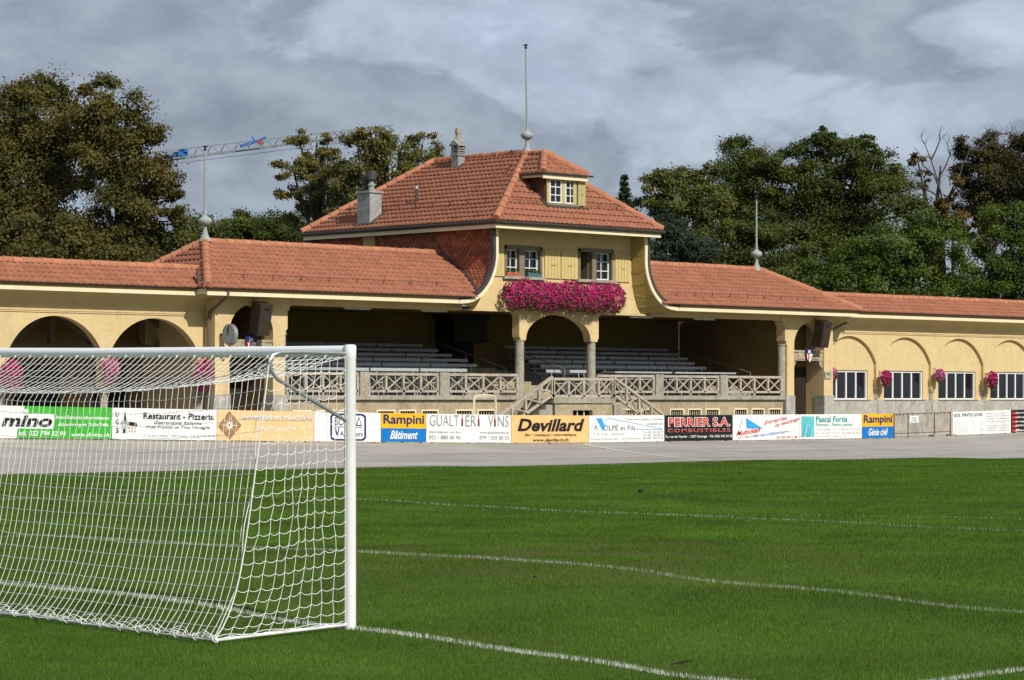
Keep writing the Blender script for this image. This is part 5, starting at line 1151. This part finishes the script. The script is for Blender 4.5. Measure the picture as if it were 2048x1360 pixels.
def net():
    mb = MB(); r = .0027; n = 4
    def cord(pts, rr=r): mb.tube(pts, rr, n, False)
    yA, yB = GY0, GY0+GW
    def rope(y): # back top line sagging between the two brackets
        s = (y-yA)/GW; sag = .30*(4*s*(1-s))**.75; return GX-.90+.0*s, zbar(y)-.10-sag
    def section(y, wob):
        rx, rz = rope(y); gxx, g0 = GX-1.47, gz1(GX-1.47, y)+.03; z0 = zbar(y)-.05
        pts = []
        for t in np.linspace(0, 1, 8): pts.append((GX-.05+(rx-GX+.05)*t, z0+(rz-z0)*t - .10*4*t*(1-t)*(.4+.6*min(1, (y-yA)*(yB-y)/1.5))))
        H = rz-g0
        for t in np.linspace(0, 1, 20)[1:]:
            zz = rz - H*(1-(1-t)**1.10); k = .66*t**1.15 + .34*t**7; pts.append((rx + (gxx-rx)*k + .05*math.sin(t*math.pi)*math.sin(y*1.3+1)*.6, zz))
        return pts
    def resample(pts, m):
        p = np.array(pts); L = np.r_[0, np.cumsum(np.linalg.norm(np.diff(p, axis=0), axis=1))]; q = np.linspace(0, L[-1], m); return np.stack([np.interp(q, L, p[:, i]) for i in range(p.shape[1])], -1)
    nj = 82; ni = 28; grid = np.zeros((nj+1, ni, 3))
    for j in range(nj+1):
        y = yA + GW*j/nj; s = resample(section(y, 0), ni); grid[j, :, 0] = s[:, 0]; grid[j, :, 2] = s[:, 1]; grid[j, :, 1] = y
    # cords wander a little, more in the slack lower part, and lean at the foot
    for j in range(nj+1):
        for i in range(1, ni-1):
            t = i/ni; e = min(1, min(j, nj-j)/2)
            grid[j, i, 1] += e*(.005*math.sin(i*.5+j*.21) + rng.normal(0, .0025)) + e*.10*max(0, t-.72)*math.sin(j*.31+.5)
            grid[j, i, 0] += e*rng.normal(0, .003); grid[j, i, 2] += e*rng.normal(0, .003)
    for j in range(nj+1): cord(grid[j])
    for i in range(0, ni-1): cord(grid[:, i])
    cord([(rope(y)[0], y, rope(y)[1]) for y in np.linspace(yA, yB, 60)], .005)
    # side panels
    for y in (yA, yB):
        sec = section(y, 0); back = resample(sec[7:], 22)
        m = 10; rows = 21
        topb = [(GX-.05-.85*k/m, zbar(y)-.03) for k in range(m+1)]
        P_ = np.zeros((m+1, rows+1, 3)); g0 = gz1(GX, y)
        for k in range(m+1):
            u = k/m
            for q in range(rows+1):
                v = q/rows; bx_, bz = np.interp(v, np.linspace(0, 1, 22), back[:, 0]), np.interp(v, np.linspace(0, 1, 22), back[:, 1])
                fx_, fz_ = GX-.055, zbar(y)-.05-(zbar(y)-.05-g0-.03)*v
                P_[k, q] = (fx_+(bx_-fx_)*u, y + (.06*math.sin(math.pi*v)*math.sin(math.pi*u)*math.sin(u*5+1))*(1), fz_+(bz-fz_)*u - .02*math.sin(math.pi*u)*math.sin(3*math.pi*v))
                if 0 < k < m and 0 < q < rows: P_[k, q] += rng.normal(0, .007, 3)
        for k in range(m+1): cord(P_[k], .0055 if k == m else r)
        cord([q_ + np.array((.02*math.sin(i_*.9), .03, -.01)) for i_, q_ in enumerate(P_[m])], .004)
        for q in range(rows+1):
            pts = []
            for k in range(m):
                a, b_ = P_[k, q], P_[k+1, q]
                for t in (0, .33, .66):
                    c_ = a+(b_-a)*t; c_ = c_.copy(); c_[2] -= .020*4*t*(1-t)*(.3 if q in (0, rows) else 1); pts.append(c_)
            pts.append(P_[m, q]); cord(pts)
    # slack net gathered along the back ground bar and the side bar
    for q in range(5):
        ph = q*1.3; yv = np.linspace(yA+.03, yB-.03, 420)
        cord([(GX-1.47+.05*q*.5-.03+.02*math.sin(y*(17+3*q)+ph), y+.012*math.sin(y*31+ph), gz1(GX-1.47, y)+.02+.016*q*(.5+.5*math.sin(y*(11+2*q)+ph)) + .012*abs(math.sin(y*9+ph*2))) for y in yv], .0032)
    for q in range(3):
        xv = np.linspace(GX-.08, GX-1.45, 60); cord([(x, yA+.015*math.sin(x*19+q), gz1(x, yA)+.03+.014*q*abs(math.sin(x*7+q))) for x in xv], .003)
    # loops tying the net to the bars
    for j in range(0, nj+1, 3):
        y = yA+GW*j/nj; a = np.linspace(0, 2*math.pi, 8); zc = zbar(y)
        cord([(GX-.045, y-.01, zc-.03), (GX-.06, y, zc-.055), (GX-.05, y+.01, zc-.035)], .004)
        g0 = gz1(GX-1.47, y)+.03; cord([(GX-1.47+.03*math.cos(t), y+.02*math.sin(t), g0+.03*math.sin(t)) for t in a], .003)
    mb.build('net', M['cord'], goal)
net()

# ------------------------------------------------------------------ trees
TREES = [
  ('chestnut_tree', 'tall brown green tree with two trunks filling the left edge', 'autumn', (62.53, 92.54), [(62.8, 93.12, 13.94, 1.23), (62.73, 93.2, 14.55, 0.82), (61.59, 93.48, 12.75, 1.43), (62.87, 91.61, 13.01, 1.23), (61.44, 92.35, 11.04, 1.64), (63.28, 91.49, 11.29, 1.27), (60.37, 94.37, 12.11, 1.64), (61.28, 92.47, 9.21, 1.53), (62.45, 91.35, 9.21, 1.43), (61.02, 95.38, 9.75, 1.64), (62.41, 93.08, 7.65, 1.23), (60.76, 93.5, 7.61, 1.23), (63.34, 91.57, 7.63, 1.12)]),
  ('maple_tree', 'tall brown green tree with a rounded crown just left of the crane jib', 'autumn', (62.45, 87.05), [(62.58, 88.24, 14.04, 0.75), (62.35, 88.25, 13.32, 0.89), (62.22, 88.23, 12.52, 0.89), (62.54, 86.67, 12.63, 1.08), (63.15, 86.35, 11.76, 0.95), (62.66, 87.34, 11.2, 1.08), (63.1, 85.2, 10.8, 0.79), (63.44, 86.25, 10.1, 0.99), (62.39, 86.47, 9.17, 1.18), (63.97, 86.64, 8.95, 0.89), (61.09, 87.15, 11.1, 0.79), (62.02, 87.96, 8.24, 1.28), (63.53, 87.04, 7.76, 1.08), (63.54, 85.24, 9.75, 0.63), (64.2, 86.46, 7.87, 0.75), (62.96, 87.59, 7.47, 0.99)]),
  ('low_tree', 'low dark green tree behind the roof ridge, directly below the crane jib', 'green', (91.68, 119.99), [(90.6, 119.7, 11.03, 0.98), (92.14, 120.12, 11.25, 0.89), (91.67, 118.61, 10.61, 1.12), (90.89, 120.77, 10.25, 1.12)]),
  ('low_tree', 'low dark green tree behind the roof ridge, middle one of the row', 'green', (94.74, 119.82), [(94.15, 120.21, 11.62, 0.85), (94.37, 119.35, 11.68, 0.9), (95.02, 119.05, 11.24, 0.99), (94.91, 120.5, 10.68, 1.13)]),
  ('low_tree', 'low dark green tree behind the roof ridge, touching the brown tree', 'green', (93.63, 115.33), [(93.1, 115.33, 11.16, 0.94), (93.48, 114.5, 11.14, 0.99), (94.67, 114.87, 10.99, 1.1), (93.66, 115.15, 10.27, 1.1)]),
  ('ash_tree', 'thin brownish tree with gaps in its crown left of the pavilion chimney', 'brown', (82.34, 98.42), [(81.99, 99.6, 14.45, 0.48), (81.58, 98.43, 13.75, 0.71), (81.17, 99.05, 12.93, 0.71), (82.73, 98.88, 13.25, 0.81), (82.61, 98.18, 14.03, 0.57), (81.24, 99.51, 12.01, 0.62), (81.66, 98.35, 12.21, 0.86), (82.31, 97.1, 12.52, 0.86), (83.07, 98.92, 11.48, 0.95), (82.66, 96.96, 11.35, 0.95), (82.79, 98.95, 10.27, 1.07), (83.2, 97.23, 10.21, 0.95), (82.24, 99.78, 11.0, 0.62)]),
  ('beech_tree', 'brownish tree rising behind the pavilion roof', 'brown', (82.26, 92.94), [(81.33, 93.56, 14.14, 0.69), (81.63, 94.76, 13.62, 0.78), (81.92, 93.43, 13.62, 0.83), (82.16, 92.32, 13.65, 0.78), (83.49, 92.42, 13.59, 0.69), (83.85, 91.89, 13.27, 0.46), (81.59, 94.1, 12.65, 0.97), (82.13, 92.97, 12.61, 1.04), (82.63, 91.81, 12.8, 0.74), (81.2, 94.36, 11.49, 0.97), (81.32, 92.75, 11.29, 0.97), (81.02, 94.68, 10.45, 0.81)]),
  ('oak_tree', 'yellowish green tree just right of the spruce', 'yellowgreen', (96.15, 87.87), [(95.39, 88.98, 12.19, 0.72), (95.62, 88.04, 12.51, 0.82), (96.9, 87.97, 12.7, 0.68), (96.3, 86.88, 11.88, 0.92), (95.81, 87.89, 11.55, 1.01), (95.45, 89.37, 11.36, 0.77), (97.01, 86.71, 12.87, 0.48), (97.51, 87.15, 11.11, 0.97), (96.49, 87.86, 10.61, 0.97)]),
  ('oak_tree', 'tall green tree left of the right flag pole, with a domed top', 'green', (104.46, 90.97), [(105.13, 91.55, 14.8, 0.92), (104.83, 91.97, 13.91, 0.97), (105.26, 90.81, 13.99, 0.92), (104.28, 92.0, 12.84, 1.08), (104.39, 90.06, 12.61, 1.08), (104.41, 91.6, 11.54, 1.23), (105.73, 90.71, 11.43, 1.15), (103.39, 91.72, 11.11, 1.03)]),
  ('lime_tree', 'widest green tree in the wood, with two tufts on top', 'green', (106.64, 87.48), [(105.07, 89.14, 13.74, 0.81), (105.6, 88.42, 14.11, 0.87), (107.16, 88.24, 14.84, 0.81), (106.26, 87.33, 15.23, 0.46), (106.89, 86.96, 14.86, 0.56), (106.77, 85.96, 14.28, 0.97), (108.1, 85.84, 15.12, 0.41), (108.4, 86.14, 14.27, 0.81), (109.52, 85.9, 13.55, 0.97), (106.0, 89.26, 12.65, 1.17), (106.18, 87.43, 13.07, 1.27), (108.32, 87.21, 12.92, 1.27), (105.24, 87.96, 11.02, 1.32), (107.69, 87.36, 10.98, 1.48), (108.02, 85.19, 11.78, 1.32), (106.49, 87.35, 9.01, 1.48), (104.7, 88.16, 9.49, 1.22), (108.85, 86.33, 10.34, 1.27), (109.91, 85.23, 12.51, 0.92), (109.26, 83.94, 11.27, 0.97), (110.34, 83.97, 10.3, 0.92)]),
  ('birch_tree', 'thin tree with bare grey branches and a few orange leaves', 'orange', (114.08, 85.84), [(112.85, 86.36, 14.43, 0.42), (113.47, 86.42, 13.55, 0.47), (114.02, 86.05, 12.12, 0.68), (113.92, 84.91, 11.53, 0.73), (114.67, 86.29, 10.98, 0.84), (114.67, 84.67, 10.77, 0.63), (113.43, 86.32, 11.32, 0.63), (113.65, 85.03, 12.44, 0.52), (113.94, 84.6, 13.34, 0.42)]),
  ('elm_tree', 'dark brownish tree with bare twigs on top at the right edge', 'darkbrown', (117.81, 85.03), [(116.07, 85.86, 14.86, 0.74), (116.78, 85.58, 15.15, 0.69), (118.42, 85.63, 15.26, 0.8), (118.64, 85.31, 14.45, 1.06), (118.73, 84.08, 14.91, 1.12), (117.16, 85.53, 13.58, 1.06), (118.66, 84.67, 13.08, 1.33), (117.53, 86.29, 12.58, 0.96), (119.25, 83.18, 13.82, 1.59), (118.48, 85.19, 11.76, 1.33), (116.21, 86.29, 13.83, 0.53), (116.24, 86.81, 11.21, 0.9)]),
  ('hazel_tree', 'fresh green bushy tree at the right edge above the arcade roof', 'freshgreen', (114.24, 81.52), [(114.63, 81.8, 10.9, 1.18), (114.7, 81.08, 9.33, 1.33), (113.91, 82.37, 9.74, 1.03), (113.46, 82.83, 8.07, 1.08), (114.15, 80.23, 7.75, 1.28), (113.11, 81.33, 7.5, 1.15), (114.94, 79.87, 9.55, 1.54)]),
  ('hornbeam_tree', 'fresh green bushy tree above the ridge of the glazed arcade', 'freshgreen', (106.63, 83.31), [(105.01, 84.08, 8.84, 1.25), (106.25, 82.86, 9.33, 1.25), (106.98, 81.72, 9.94, 1.05), (105.82, 83.3, 7.48, 1.2), (107.69, 82.57, 8.01, 1.2), (109.23, 81.88, 8.41, 1.05), (104.87, 84.59, 7.24, 1.0), (103.91, 85.56, 7.24, 0.9), (108.64, 81.13, 9.86, 0.85), (108.71, 81.8, 6.89, 1.0), (103.84, 86.79, 7.9, 1.0)]),
  ('undergrowth_tree', 'dark green tree behind the right flag pole finial', 'green', (99.51, 86.01), [(99.65, 87.1, 9.74, 1.12), (99.67, 85.51, 8.95, 1.17), (98.6, 87.47, 9.47, 0.97), (100.15, 84.96, 7.73, 1.1), (99.65, 86.78, 8.01, 1.17), (97.71, 87.01, 8.2, 0.97), (100.6, 85.99, 10.22, 0.88)]),
  ('dark_tree', 'dark filled tree low at the left edge behind the arcade roof', 'autumn', (57.78, 83.22), [(56.58, 84.39, 7.68, 0.89), (57.91, 83.72, 7.61, 0.86), (58.76, 82.37, 7.4, 0.84), (55.57, 84.84, 7.28, 0.93), (59.64, 81.4, 7.21, 0.74), (56.47, 83.24, 6.7, 0.84), (57.91, 81.82, 6.61, 0.84)]),
]
PINE = [(90.1, 82.66, 9.73, 0.73), (89.63, 82.99, 9.16, 0.68), (91.03, 82.43, 9.19, 0.82), (90.31, 81.32, 8.55, 0.77), (90.05, 82.76, 8.6, 0.86), (89.4, 83.24, 8.7, 0.59), (91.33, 81.63, 8.37, 0.59), (90.58, 82.64, 7.93, 0.91)]
DEAD = [[(114.15, 85.08, 10.51), (113.77, 85.45, 12.34), (113.59, 85.63, 13.38), (113.34, 85.86, 14.43), (113.12, 86.08, 15.21), (112.97, 86.23, 15.6)], [(113.59, 85.63, 13.38), (113.87, 85.36, 14.04), (114.06, 85.18, 14.69), (113.96, 85.27, 15.21)], [(113.34, 85.86, 14.43), (113.53, 85.68, 14.95), (113.68, 85.54, 15.47), (113.64, 85.57, 15.78)], [(113.87, 85.36, 12.08), (114.34, 84.9, 13.12), (114.53, 84.72, 14.17), (114.81, 84.45, 14.95), (115.28, 84.0, 15.34), (115.46, 83.81, 15.94)], [(114.81, 84.45, 14.95), (115.18, 84.09, 14.95), (115.65, 83.63, 15.47), (115.84, 83.45, 15.78)], [(115.28, 84.0, 15.34), (115.65, 83.63, 15.86), (116.12, 83.18, 15.78), (116.4, 82.91, 15.94)], [(113.77, 85.45, 12.34), (113.4, 85.81, 12.73), (113.02, 86.17, 12.99), (112.74, 86.45, 13.38)], [(113.68, 85.54, 12.86), (113.45, 85.76, 13.64), (113.02, 86.17, 14.17), (112.93, 86.26, 14.69)]]
LEAF = {
 'autumn': [(0, (.028, .034, .007)), (1, (.14, .075, .016)), (.5, (.056, .054, .011)), (.8, (.092, .064, .014))],
 'brown': [(0, (.040, .046, .010)), (1, (.17, .090, .022)), (.5, (.072, .074, .018)), (.82, (.108, .080, .018))],
 'darkbrown': [(0, (.026, .028, .010)), (1, (.095, .062, .022)), (.6, (.045, .042, .014))],
 'green': [(0, (.024, .034, .006)), (1, (.100, .110, .018)), (.5, (.042, .056, .009)), (.85, (.072, .084, .013))],
 'yellowgreen': [(0, (.032, .042, .009)), (1, (.13, .125, .025)), (.5, (.058, .068, .014))],
 'freshgreen': [(0, (.025, .045, .006)), (1, (.100, .125, .018)), (.5, (.050, .078, .010))],
 'orange': [(0, (.055, .045, .012)), (1, (.17, .085, .018)), (.5, (.085, .065, .016))],
 'pine': [(0, (.016, .028, .014)), (1, (.050, .068, .032)), (.5, (.028, .044, .022))]}
GAIN = {'autumn': 1.55, 'brown': 1.8, 'green': 1.4, 'freshgreen': 1.4, 'yellowgreen': 1.5}
LEAF = {k: [(p_, tuple(c_*GAIN.get(k, 1.25) for c_ in col)) for p_, col in v] for k, v in LEAF.items()}
LM = {k: leaf_mat('leaves_'+k, v, trans=.22, noise=.55) for k, v in LEAF.items()}
def crown_cards(lobes, dens, size, spread, up=.35):
    Cs = []; Ns = []
    for x, y, z, r in lobes:
        c = np.array((x, y, z)); nc = max(7, int(17*(r/1.1)**1.7))
        d = rand_dirs(nc); rad = r*rng.uniform(.62, 1.18, nc); cc = c + d*rad[:, None]
        nl = int(dens*r*r/nc); 
        for k in range(nc):
            m = int(nl*rng.uniform(.5, 1.5)); s = spread*r/1.1*rng.uniform(.7, 1.3)
            p = rng.normal(size=(m, 3))*np.array((s, s, s*.62)) + cc[k]
            n = .8*(p-c)/r + rng.normal(size=(m, 3))*.7; n[:, 2] += up; n /= np.linalg.norm(n, axis=1)[:, None]
            Cs.append(p); Ns.append(n)
    C_ = np.concatenate(Cs); N_ = np.concatenate(Ns); return C_, N_
def leaf_quads(C_, N_, size):
    n = len(C_); t = np.cross(N_, rand_dirs(n)); t /= np.linalg.norm(t, axis=1)[:, None]+1e-9; b_ = np.cross(N_, t)
    a = (size*rng.uniform(.7, 1.3, n))[:, None]; w_ = a*rng.uniform(.45, .7, n)[:, None]
    V = np.stack([C_-t*a, C_+b_*w_ - N_*a*.15, C_+t*a, C_-b_*w_ - N_*a*.15], 1)
    return V.reshape(-1, 3), np.arange(4*n).reshape(n, 4)
def limb(mb, a, b, r0, r1, sag=.0, n=5):
    a = Vector(a); b = Vector(b); pts = []; L = (b-a).length
    for i in range(n+1):
        t = i/n; p = a.lerp(b, t) + Vector((math.sin(t*5+a.x)*.05*L*t*(1-t)*2, math.cos(t*4+b.y)*.05*L*t*(1-t)*2, .12*L*t*(1-t))); pts.append(p)
    mb.tube(pts, [r0+(r1-r0)*i/n for i in range(n+1)], 7, False)
def make_tree(name, label, kind, base, lobes, dens=1500, size=.115, spread=.40):
    t = empty(name, (base[0], base[1], 0), label, 'tree', 'trees behind the grandstand')
    C_, N_ = crown_cards(lobes, dens, size, spread); V, F = leaf_quads(C_, N_, size); np_mesh('crown', V, F, LM[kind], t)
    mb = MB(); zs = [l[2] for l in lobes]; zt = max(zs); zl = min(zs); cx = np.mean([l[0] for l in lobes]); cy_ = np.mean([l[1] for l in lobes])
    H = zt; fork = Vector((base[0]*.6+cx*.4, base[1]*.6+cy_*.4, min(max(2.5, zl-1.5), zt*.55)))
    r0 = .018*H+.10; mb.tube([(base[0], base[1], -.2), (base[0]+.05, base[1], .6), tuple(fork)], [r0*1.35, r0, r0*.8], 9, False)
    top = Vector((cx, cy_, zt-.3)); limb(mb, fork, top, r0*.75, .04, n=7)
    for x, y, z, r in lobes:
        st_ = fork.lerp(top, random.uniform(.0, .55)) if z > fork.z+1 else fork
        limb(mb, st_, (x, y, z), r0*.38, .03)
        for k in range(3):
            d = Vector(tuple(rand_dirs(1)[0]))*r*.9; limb(mb, (x, y, z), (x+d.x, y+d.y, z+abs(d.z)*.6), .03, .008, n=3)
    mb.build('trunk', M['trunk'], t, True)
    return t
for nm, lab, kind, base, lobes in TREES:
    o = make_tree(nm, lab, kind, base, lobes, dens=(2700 if kind in ('brown', 'orange') else 4300), size=.068, spread=(.23 if kind in ('brown', 'orange') else .27))
    if kind == 'orange':
        mb = MB()
        for l in DEAD: mb.tube(l, [.045*(1-i/len(l))+.009 for i in range(len(l))], 6, False)
        for l in DEAD:
            for p in l[2:]:
                for k in range(3): d = rand_dirs(1)[0]*.5; mb.tube([p, (p[0]+d[0]*.5, p[1]+d[1]*.5, p[2]+.2+abs(d[2])*.2), (p[0]+d[0], p[1]+d[1], p[2]+.3+abs(d[2])*.5)], [.012, .008, .003], 4, False)
        mb.tube([(DEAD[0][0][0], DEAD[0][0][1], 0), DEAD[0][0]], [.16, .06], 7, False); mb.build('bare_branches', M['deadwood'], o)
t = make_tree('pine_tree', 'dark bluish pine just right of the pavilion roof corner', 'pine', (89.9, 82.3), PINE, 3600, .06, .30)
def spruce(x, y, ztop, lab):
    t = empty('spruce_tree', (x, y, 0), lab, 'tree', 'trees behind the grandstand'); Cs = []; Ns = []; mb = MB()
    mb.tube([(x, y, 0), (x, y, ztop*.6), (x+.05, y, ztop)], [.2, .1, .01], 7, False)
    for k in range(26):
        f = k/25; z = 5 + (ztop-.25-5)*f; R_ = 2.5*(1-f)**1.05 + .03
        for j in range(15):
            a = rng.uniform(0, 2*math.pi); L = R_*rng.uniform(.55, 1.2); tip = np.array((x+L*math.cos(a), y+L*math.sin(a), z+.45*L)); root = np.array((x, y, z-.1*L)); m = int(80*L+24)
            u = rng.uniform(.15, 1, m); p = root + (tip-root)*u[:, None]; p[:, 2] += -.22*u*(1-u)*L*2 + rng.normal(0, .05, m); p[:, :2] += rng.normal(0, .07, (m, 2)); Cs.append(p)
            n_ = rng.normal(size=(m, 3))*.6; n_[:, 2] += .7; n_ /= np.linalg.norm(n_, axis=1)[:, None]; Ns.append(n_); mb.tube([root, tip], [.025, .006], 4, False)
    V, F = leaf_quads(np.concatenate(Cs), np.concatenate(Ns), .075); np_mesh('crown', V, F, LM['pine'], t); mb.build('trunk', M['trunk'], t)
spruce(95.67, 91.12, 13.05, 'narrow dark spruce with a pointed top right of the dormer')
# a dark wood closing the gaps far behind the trees
wl_ = []
for i in range(46):
    f = i/45; x0_, y0_ = 70+60*f, 122-14*f; wl_.append((x0_, y0_, 2.6+1.0*math.sin(i*1.7)+.8*math.sin(i*.6), 2.6))
for i in range(30):
    f = i/29; wl_.append((104+44*f, 100-8*f, 5.2+1.3*math.sin(i*2.3)+.8*math.sin(i*.9), 2.7))
C_, N_ = crown_cards(wl_, 150, .2, .5); V, F = leaf_quads(C_, N_, .20)
props(np_mesh('far_woods', V, F, LM['green']), 'dark green wood closing the view behind the trees', 'wood', kind='stuff')

# ------------------------------------------------------------------ crane far behind
M['crane'] = mat('grey_crane_steel', (.22, .26, .29), .6, .1, 2); M['craneblue'] = mat('blue_crane_paint', (.03, .13, .36), .6, .1, 2); M['cranered'] = mat('red_crane_paint', (.35, .05, .05), .6, .1, 2)
A0 = Vector((131.0, 193.2, 21.0)); B0 = Vector((152.5, 172.4, 24.9)); cr = empty('tower_crane', (A0.x, A0.y, 0), 'grey lattice crane jib reaching out from behind the left trees', 'crane')
d_ = (B0-A0).normalized(); sd = d_.cross(Vector((0,0,1))).normalized(); up_ = sd.cross(d_); L = (B0-A0).length
mb = MB(); lo = [A0+sd*.5, A0-sd*.5]; n = 26
for q in lo: mb.bar(q, q+d_*L, .11, .11)
topl = lambda t: A0 + d_*(L*t) + up_*(1.0-.55*t)
mb.bar(topl(0), topl(1), .11, .11)
for i in range(n):
    for q in lo: mb.bar(q+d_*(L*i/n), topl((i+.5)/n), .05, .05); mb.bar(topl((i+.5)/n), q+d_*(L*(i+1)/n), .05, .05)
mb.build('jib', M['crane'], cr)
MB().bar(A0-up_*.35, B0-up_*.5, .03, .03).build('trolley_rope', M['gutter'], cr)
p_ = A0+d_*(L*.40+1.9)
for dx, dz, sx, sz, m_ in ((0,.35,1.0,.35,'craneblue'), (.3,.6,.4,.25,'craneblue'), (-.7,.2,.6,.25,'craneblue')): q = p_+d_*(dx-2.2)+up_*dz; MB().box(q.x-sx/2, q.x+sx/2, q.y-.4, q.y+.4, q.z-sz/2, q.z+sz/2).build('winch', M[m_], cr)
q = A0+d_*(L*.61)+up_*.45
MB().bar(q-d_*1.5-up_*.1, q+d_*.1+up_*.15, .3, .22).bar(q-d_*.1+up_*.1, q-d_*.4+up_*.6, .2, .14).bar(q+up_*.15, q+d_*.8+up_*.4, .25, .14).build('trolley', M['craneblue'], cr)
MB().bar(q+d_*.1-up_*.15, q+d_*.4+up_*.15, .4, .35).build('trolley_motor', M['cranered'], cr)
mb = MB()
for sx, sy in ((-.7,-.7),(.7,-.7),(.7,.7),(-.7,.7)): mb.bar((A0.x+sx, A0.y+sy, 0), (A0.x+sx, A0.y+sy, A0.z+4), .14, .14)
for k in range(16):
    z = k*1.5
    for (a, b_) in (((-.7,-.7),(.7,-.7)), ((.7,-.7),(.7,.7)), ((.7,.7),(-.7,.7)), ((-.7,.7),(-.7,-.7))): mb.bar((A0.x+a[0], A0.y+a[1], z), (A0.x+b_[0], A0.y+b_[1], z+1.5), .07, .07)
mb.build('mast', M['crane'], cr)

# ------------------------------------------------------------------ small things lying about
M['dead'] = mat('dark_mark', (.02, .018, .012), .9, .2, 9)
for x, y, lab in ((38.2, 35.95, 'small black clod lying on the grass beyond the penalty area line'), (19.2, 19.55, 'tiny dark clod on the worn grass of the goal area')):
    z = gz1(x, y); r_ = .055 if x > 30 else .018
    MB().lathe([(r_*.3, z), (r_*.9, z+r_*.25), (r_, z+r_*.7), (r_*.6, z+r_*1.25), (r_*.15, z+r_*1.5)], (x, y, 0), 9).build('dark_lump', M['dead'], None, True, lab, 'lump')  # dark marks of unknown nature on the pitch, built as lumps
x, y = 15.55, 14.2; z = gz1(x, y)
MB().tube([(x-.06, y+.05, z+.015), (x+.02, y, z+.03), (x+.09, y-.05, z+.045)], [.004, .012, .003], 6).build('sliver', M['dead'], None, True, 'thin dark twig lying on the grass near the goal line', 'sliver')  # another dark mark of unknown nature, built as a thin sliver
st_ = empty('folded_tables', (54.5, 70.2, GZ), 'folded wooden trestle tables stacked inside the tower passage', 'folded tables')
for k, (dx, l) in enumerate(((0, .35), (.12, .45), (.26, .5), (.5, .62))):
    MB().add([(53.75+dx, 69.6+.15*k, GZ), (54.9+dx*.6, 69.6+.15*k, GZ), (54.9+dx*.6, 69.66+.15*k, GZ), (53.75+dx, 69.66+.15*k, GZ), (53.75+dx+l, 69.75+.15*k, 2.3-.2*k), (54.9+dx*.6+l*.4, 69.75+.15*k, 2.3-.2*k), (54.9+dx*.6+l*.4, 69.81+.15*k, 2.3-.2*k), (53.75+dx+l, 69.81+.15*k, 2.3-.2*k)],
        [(0,3,2,1),(4,5,6,7),(0,1,5,4),(1,2,6,5),(2,3,7,6),(3,0,4,7)]).build('table_leaf', M['wood' if k % 2 else 'dark'], st_)
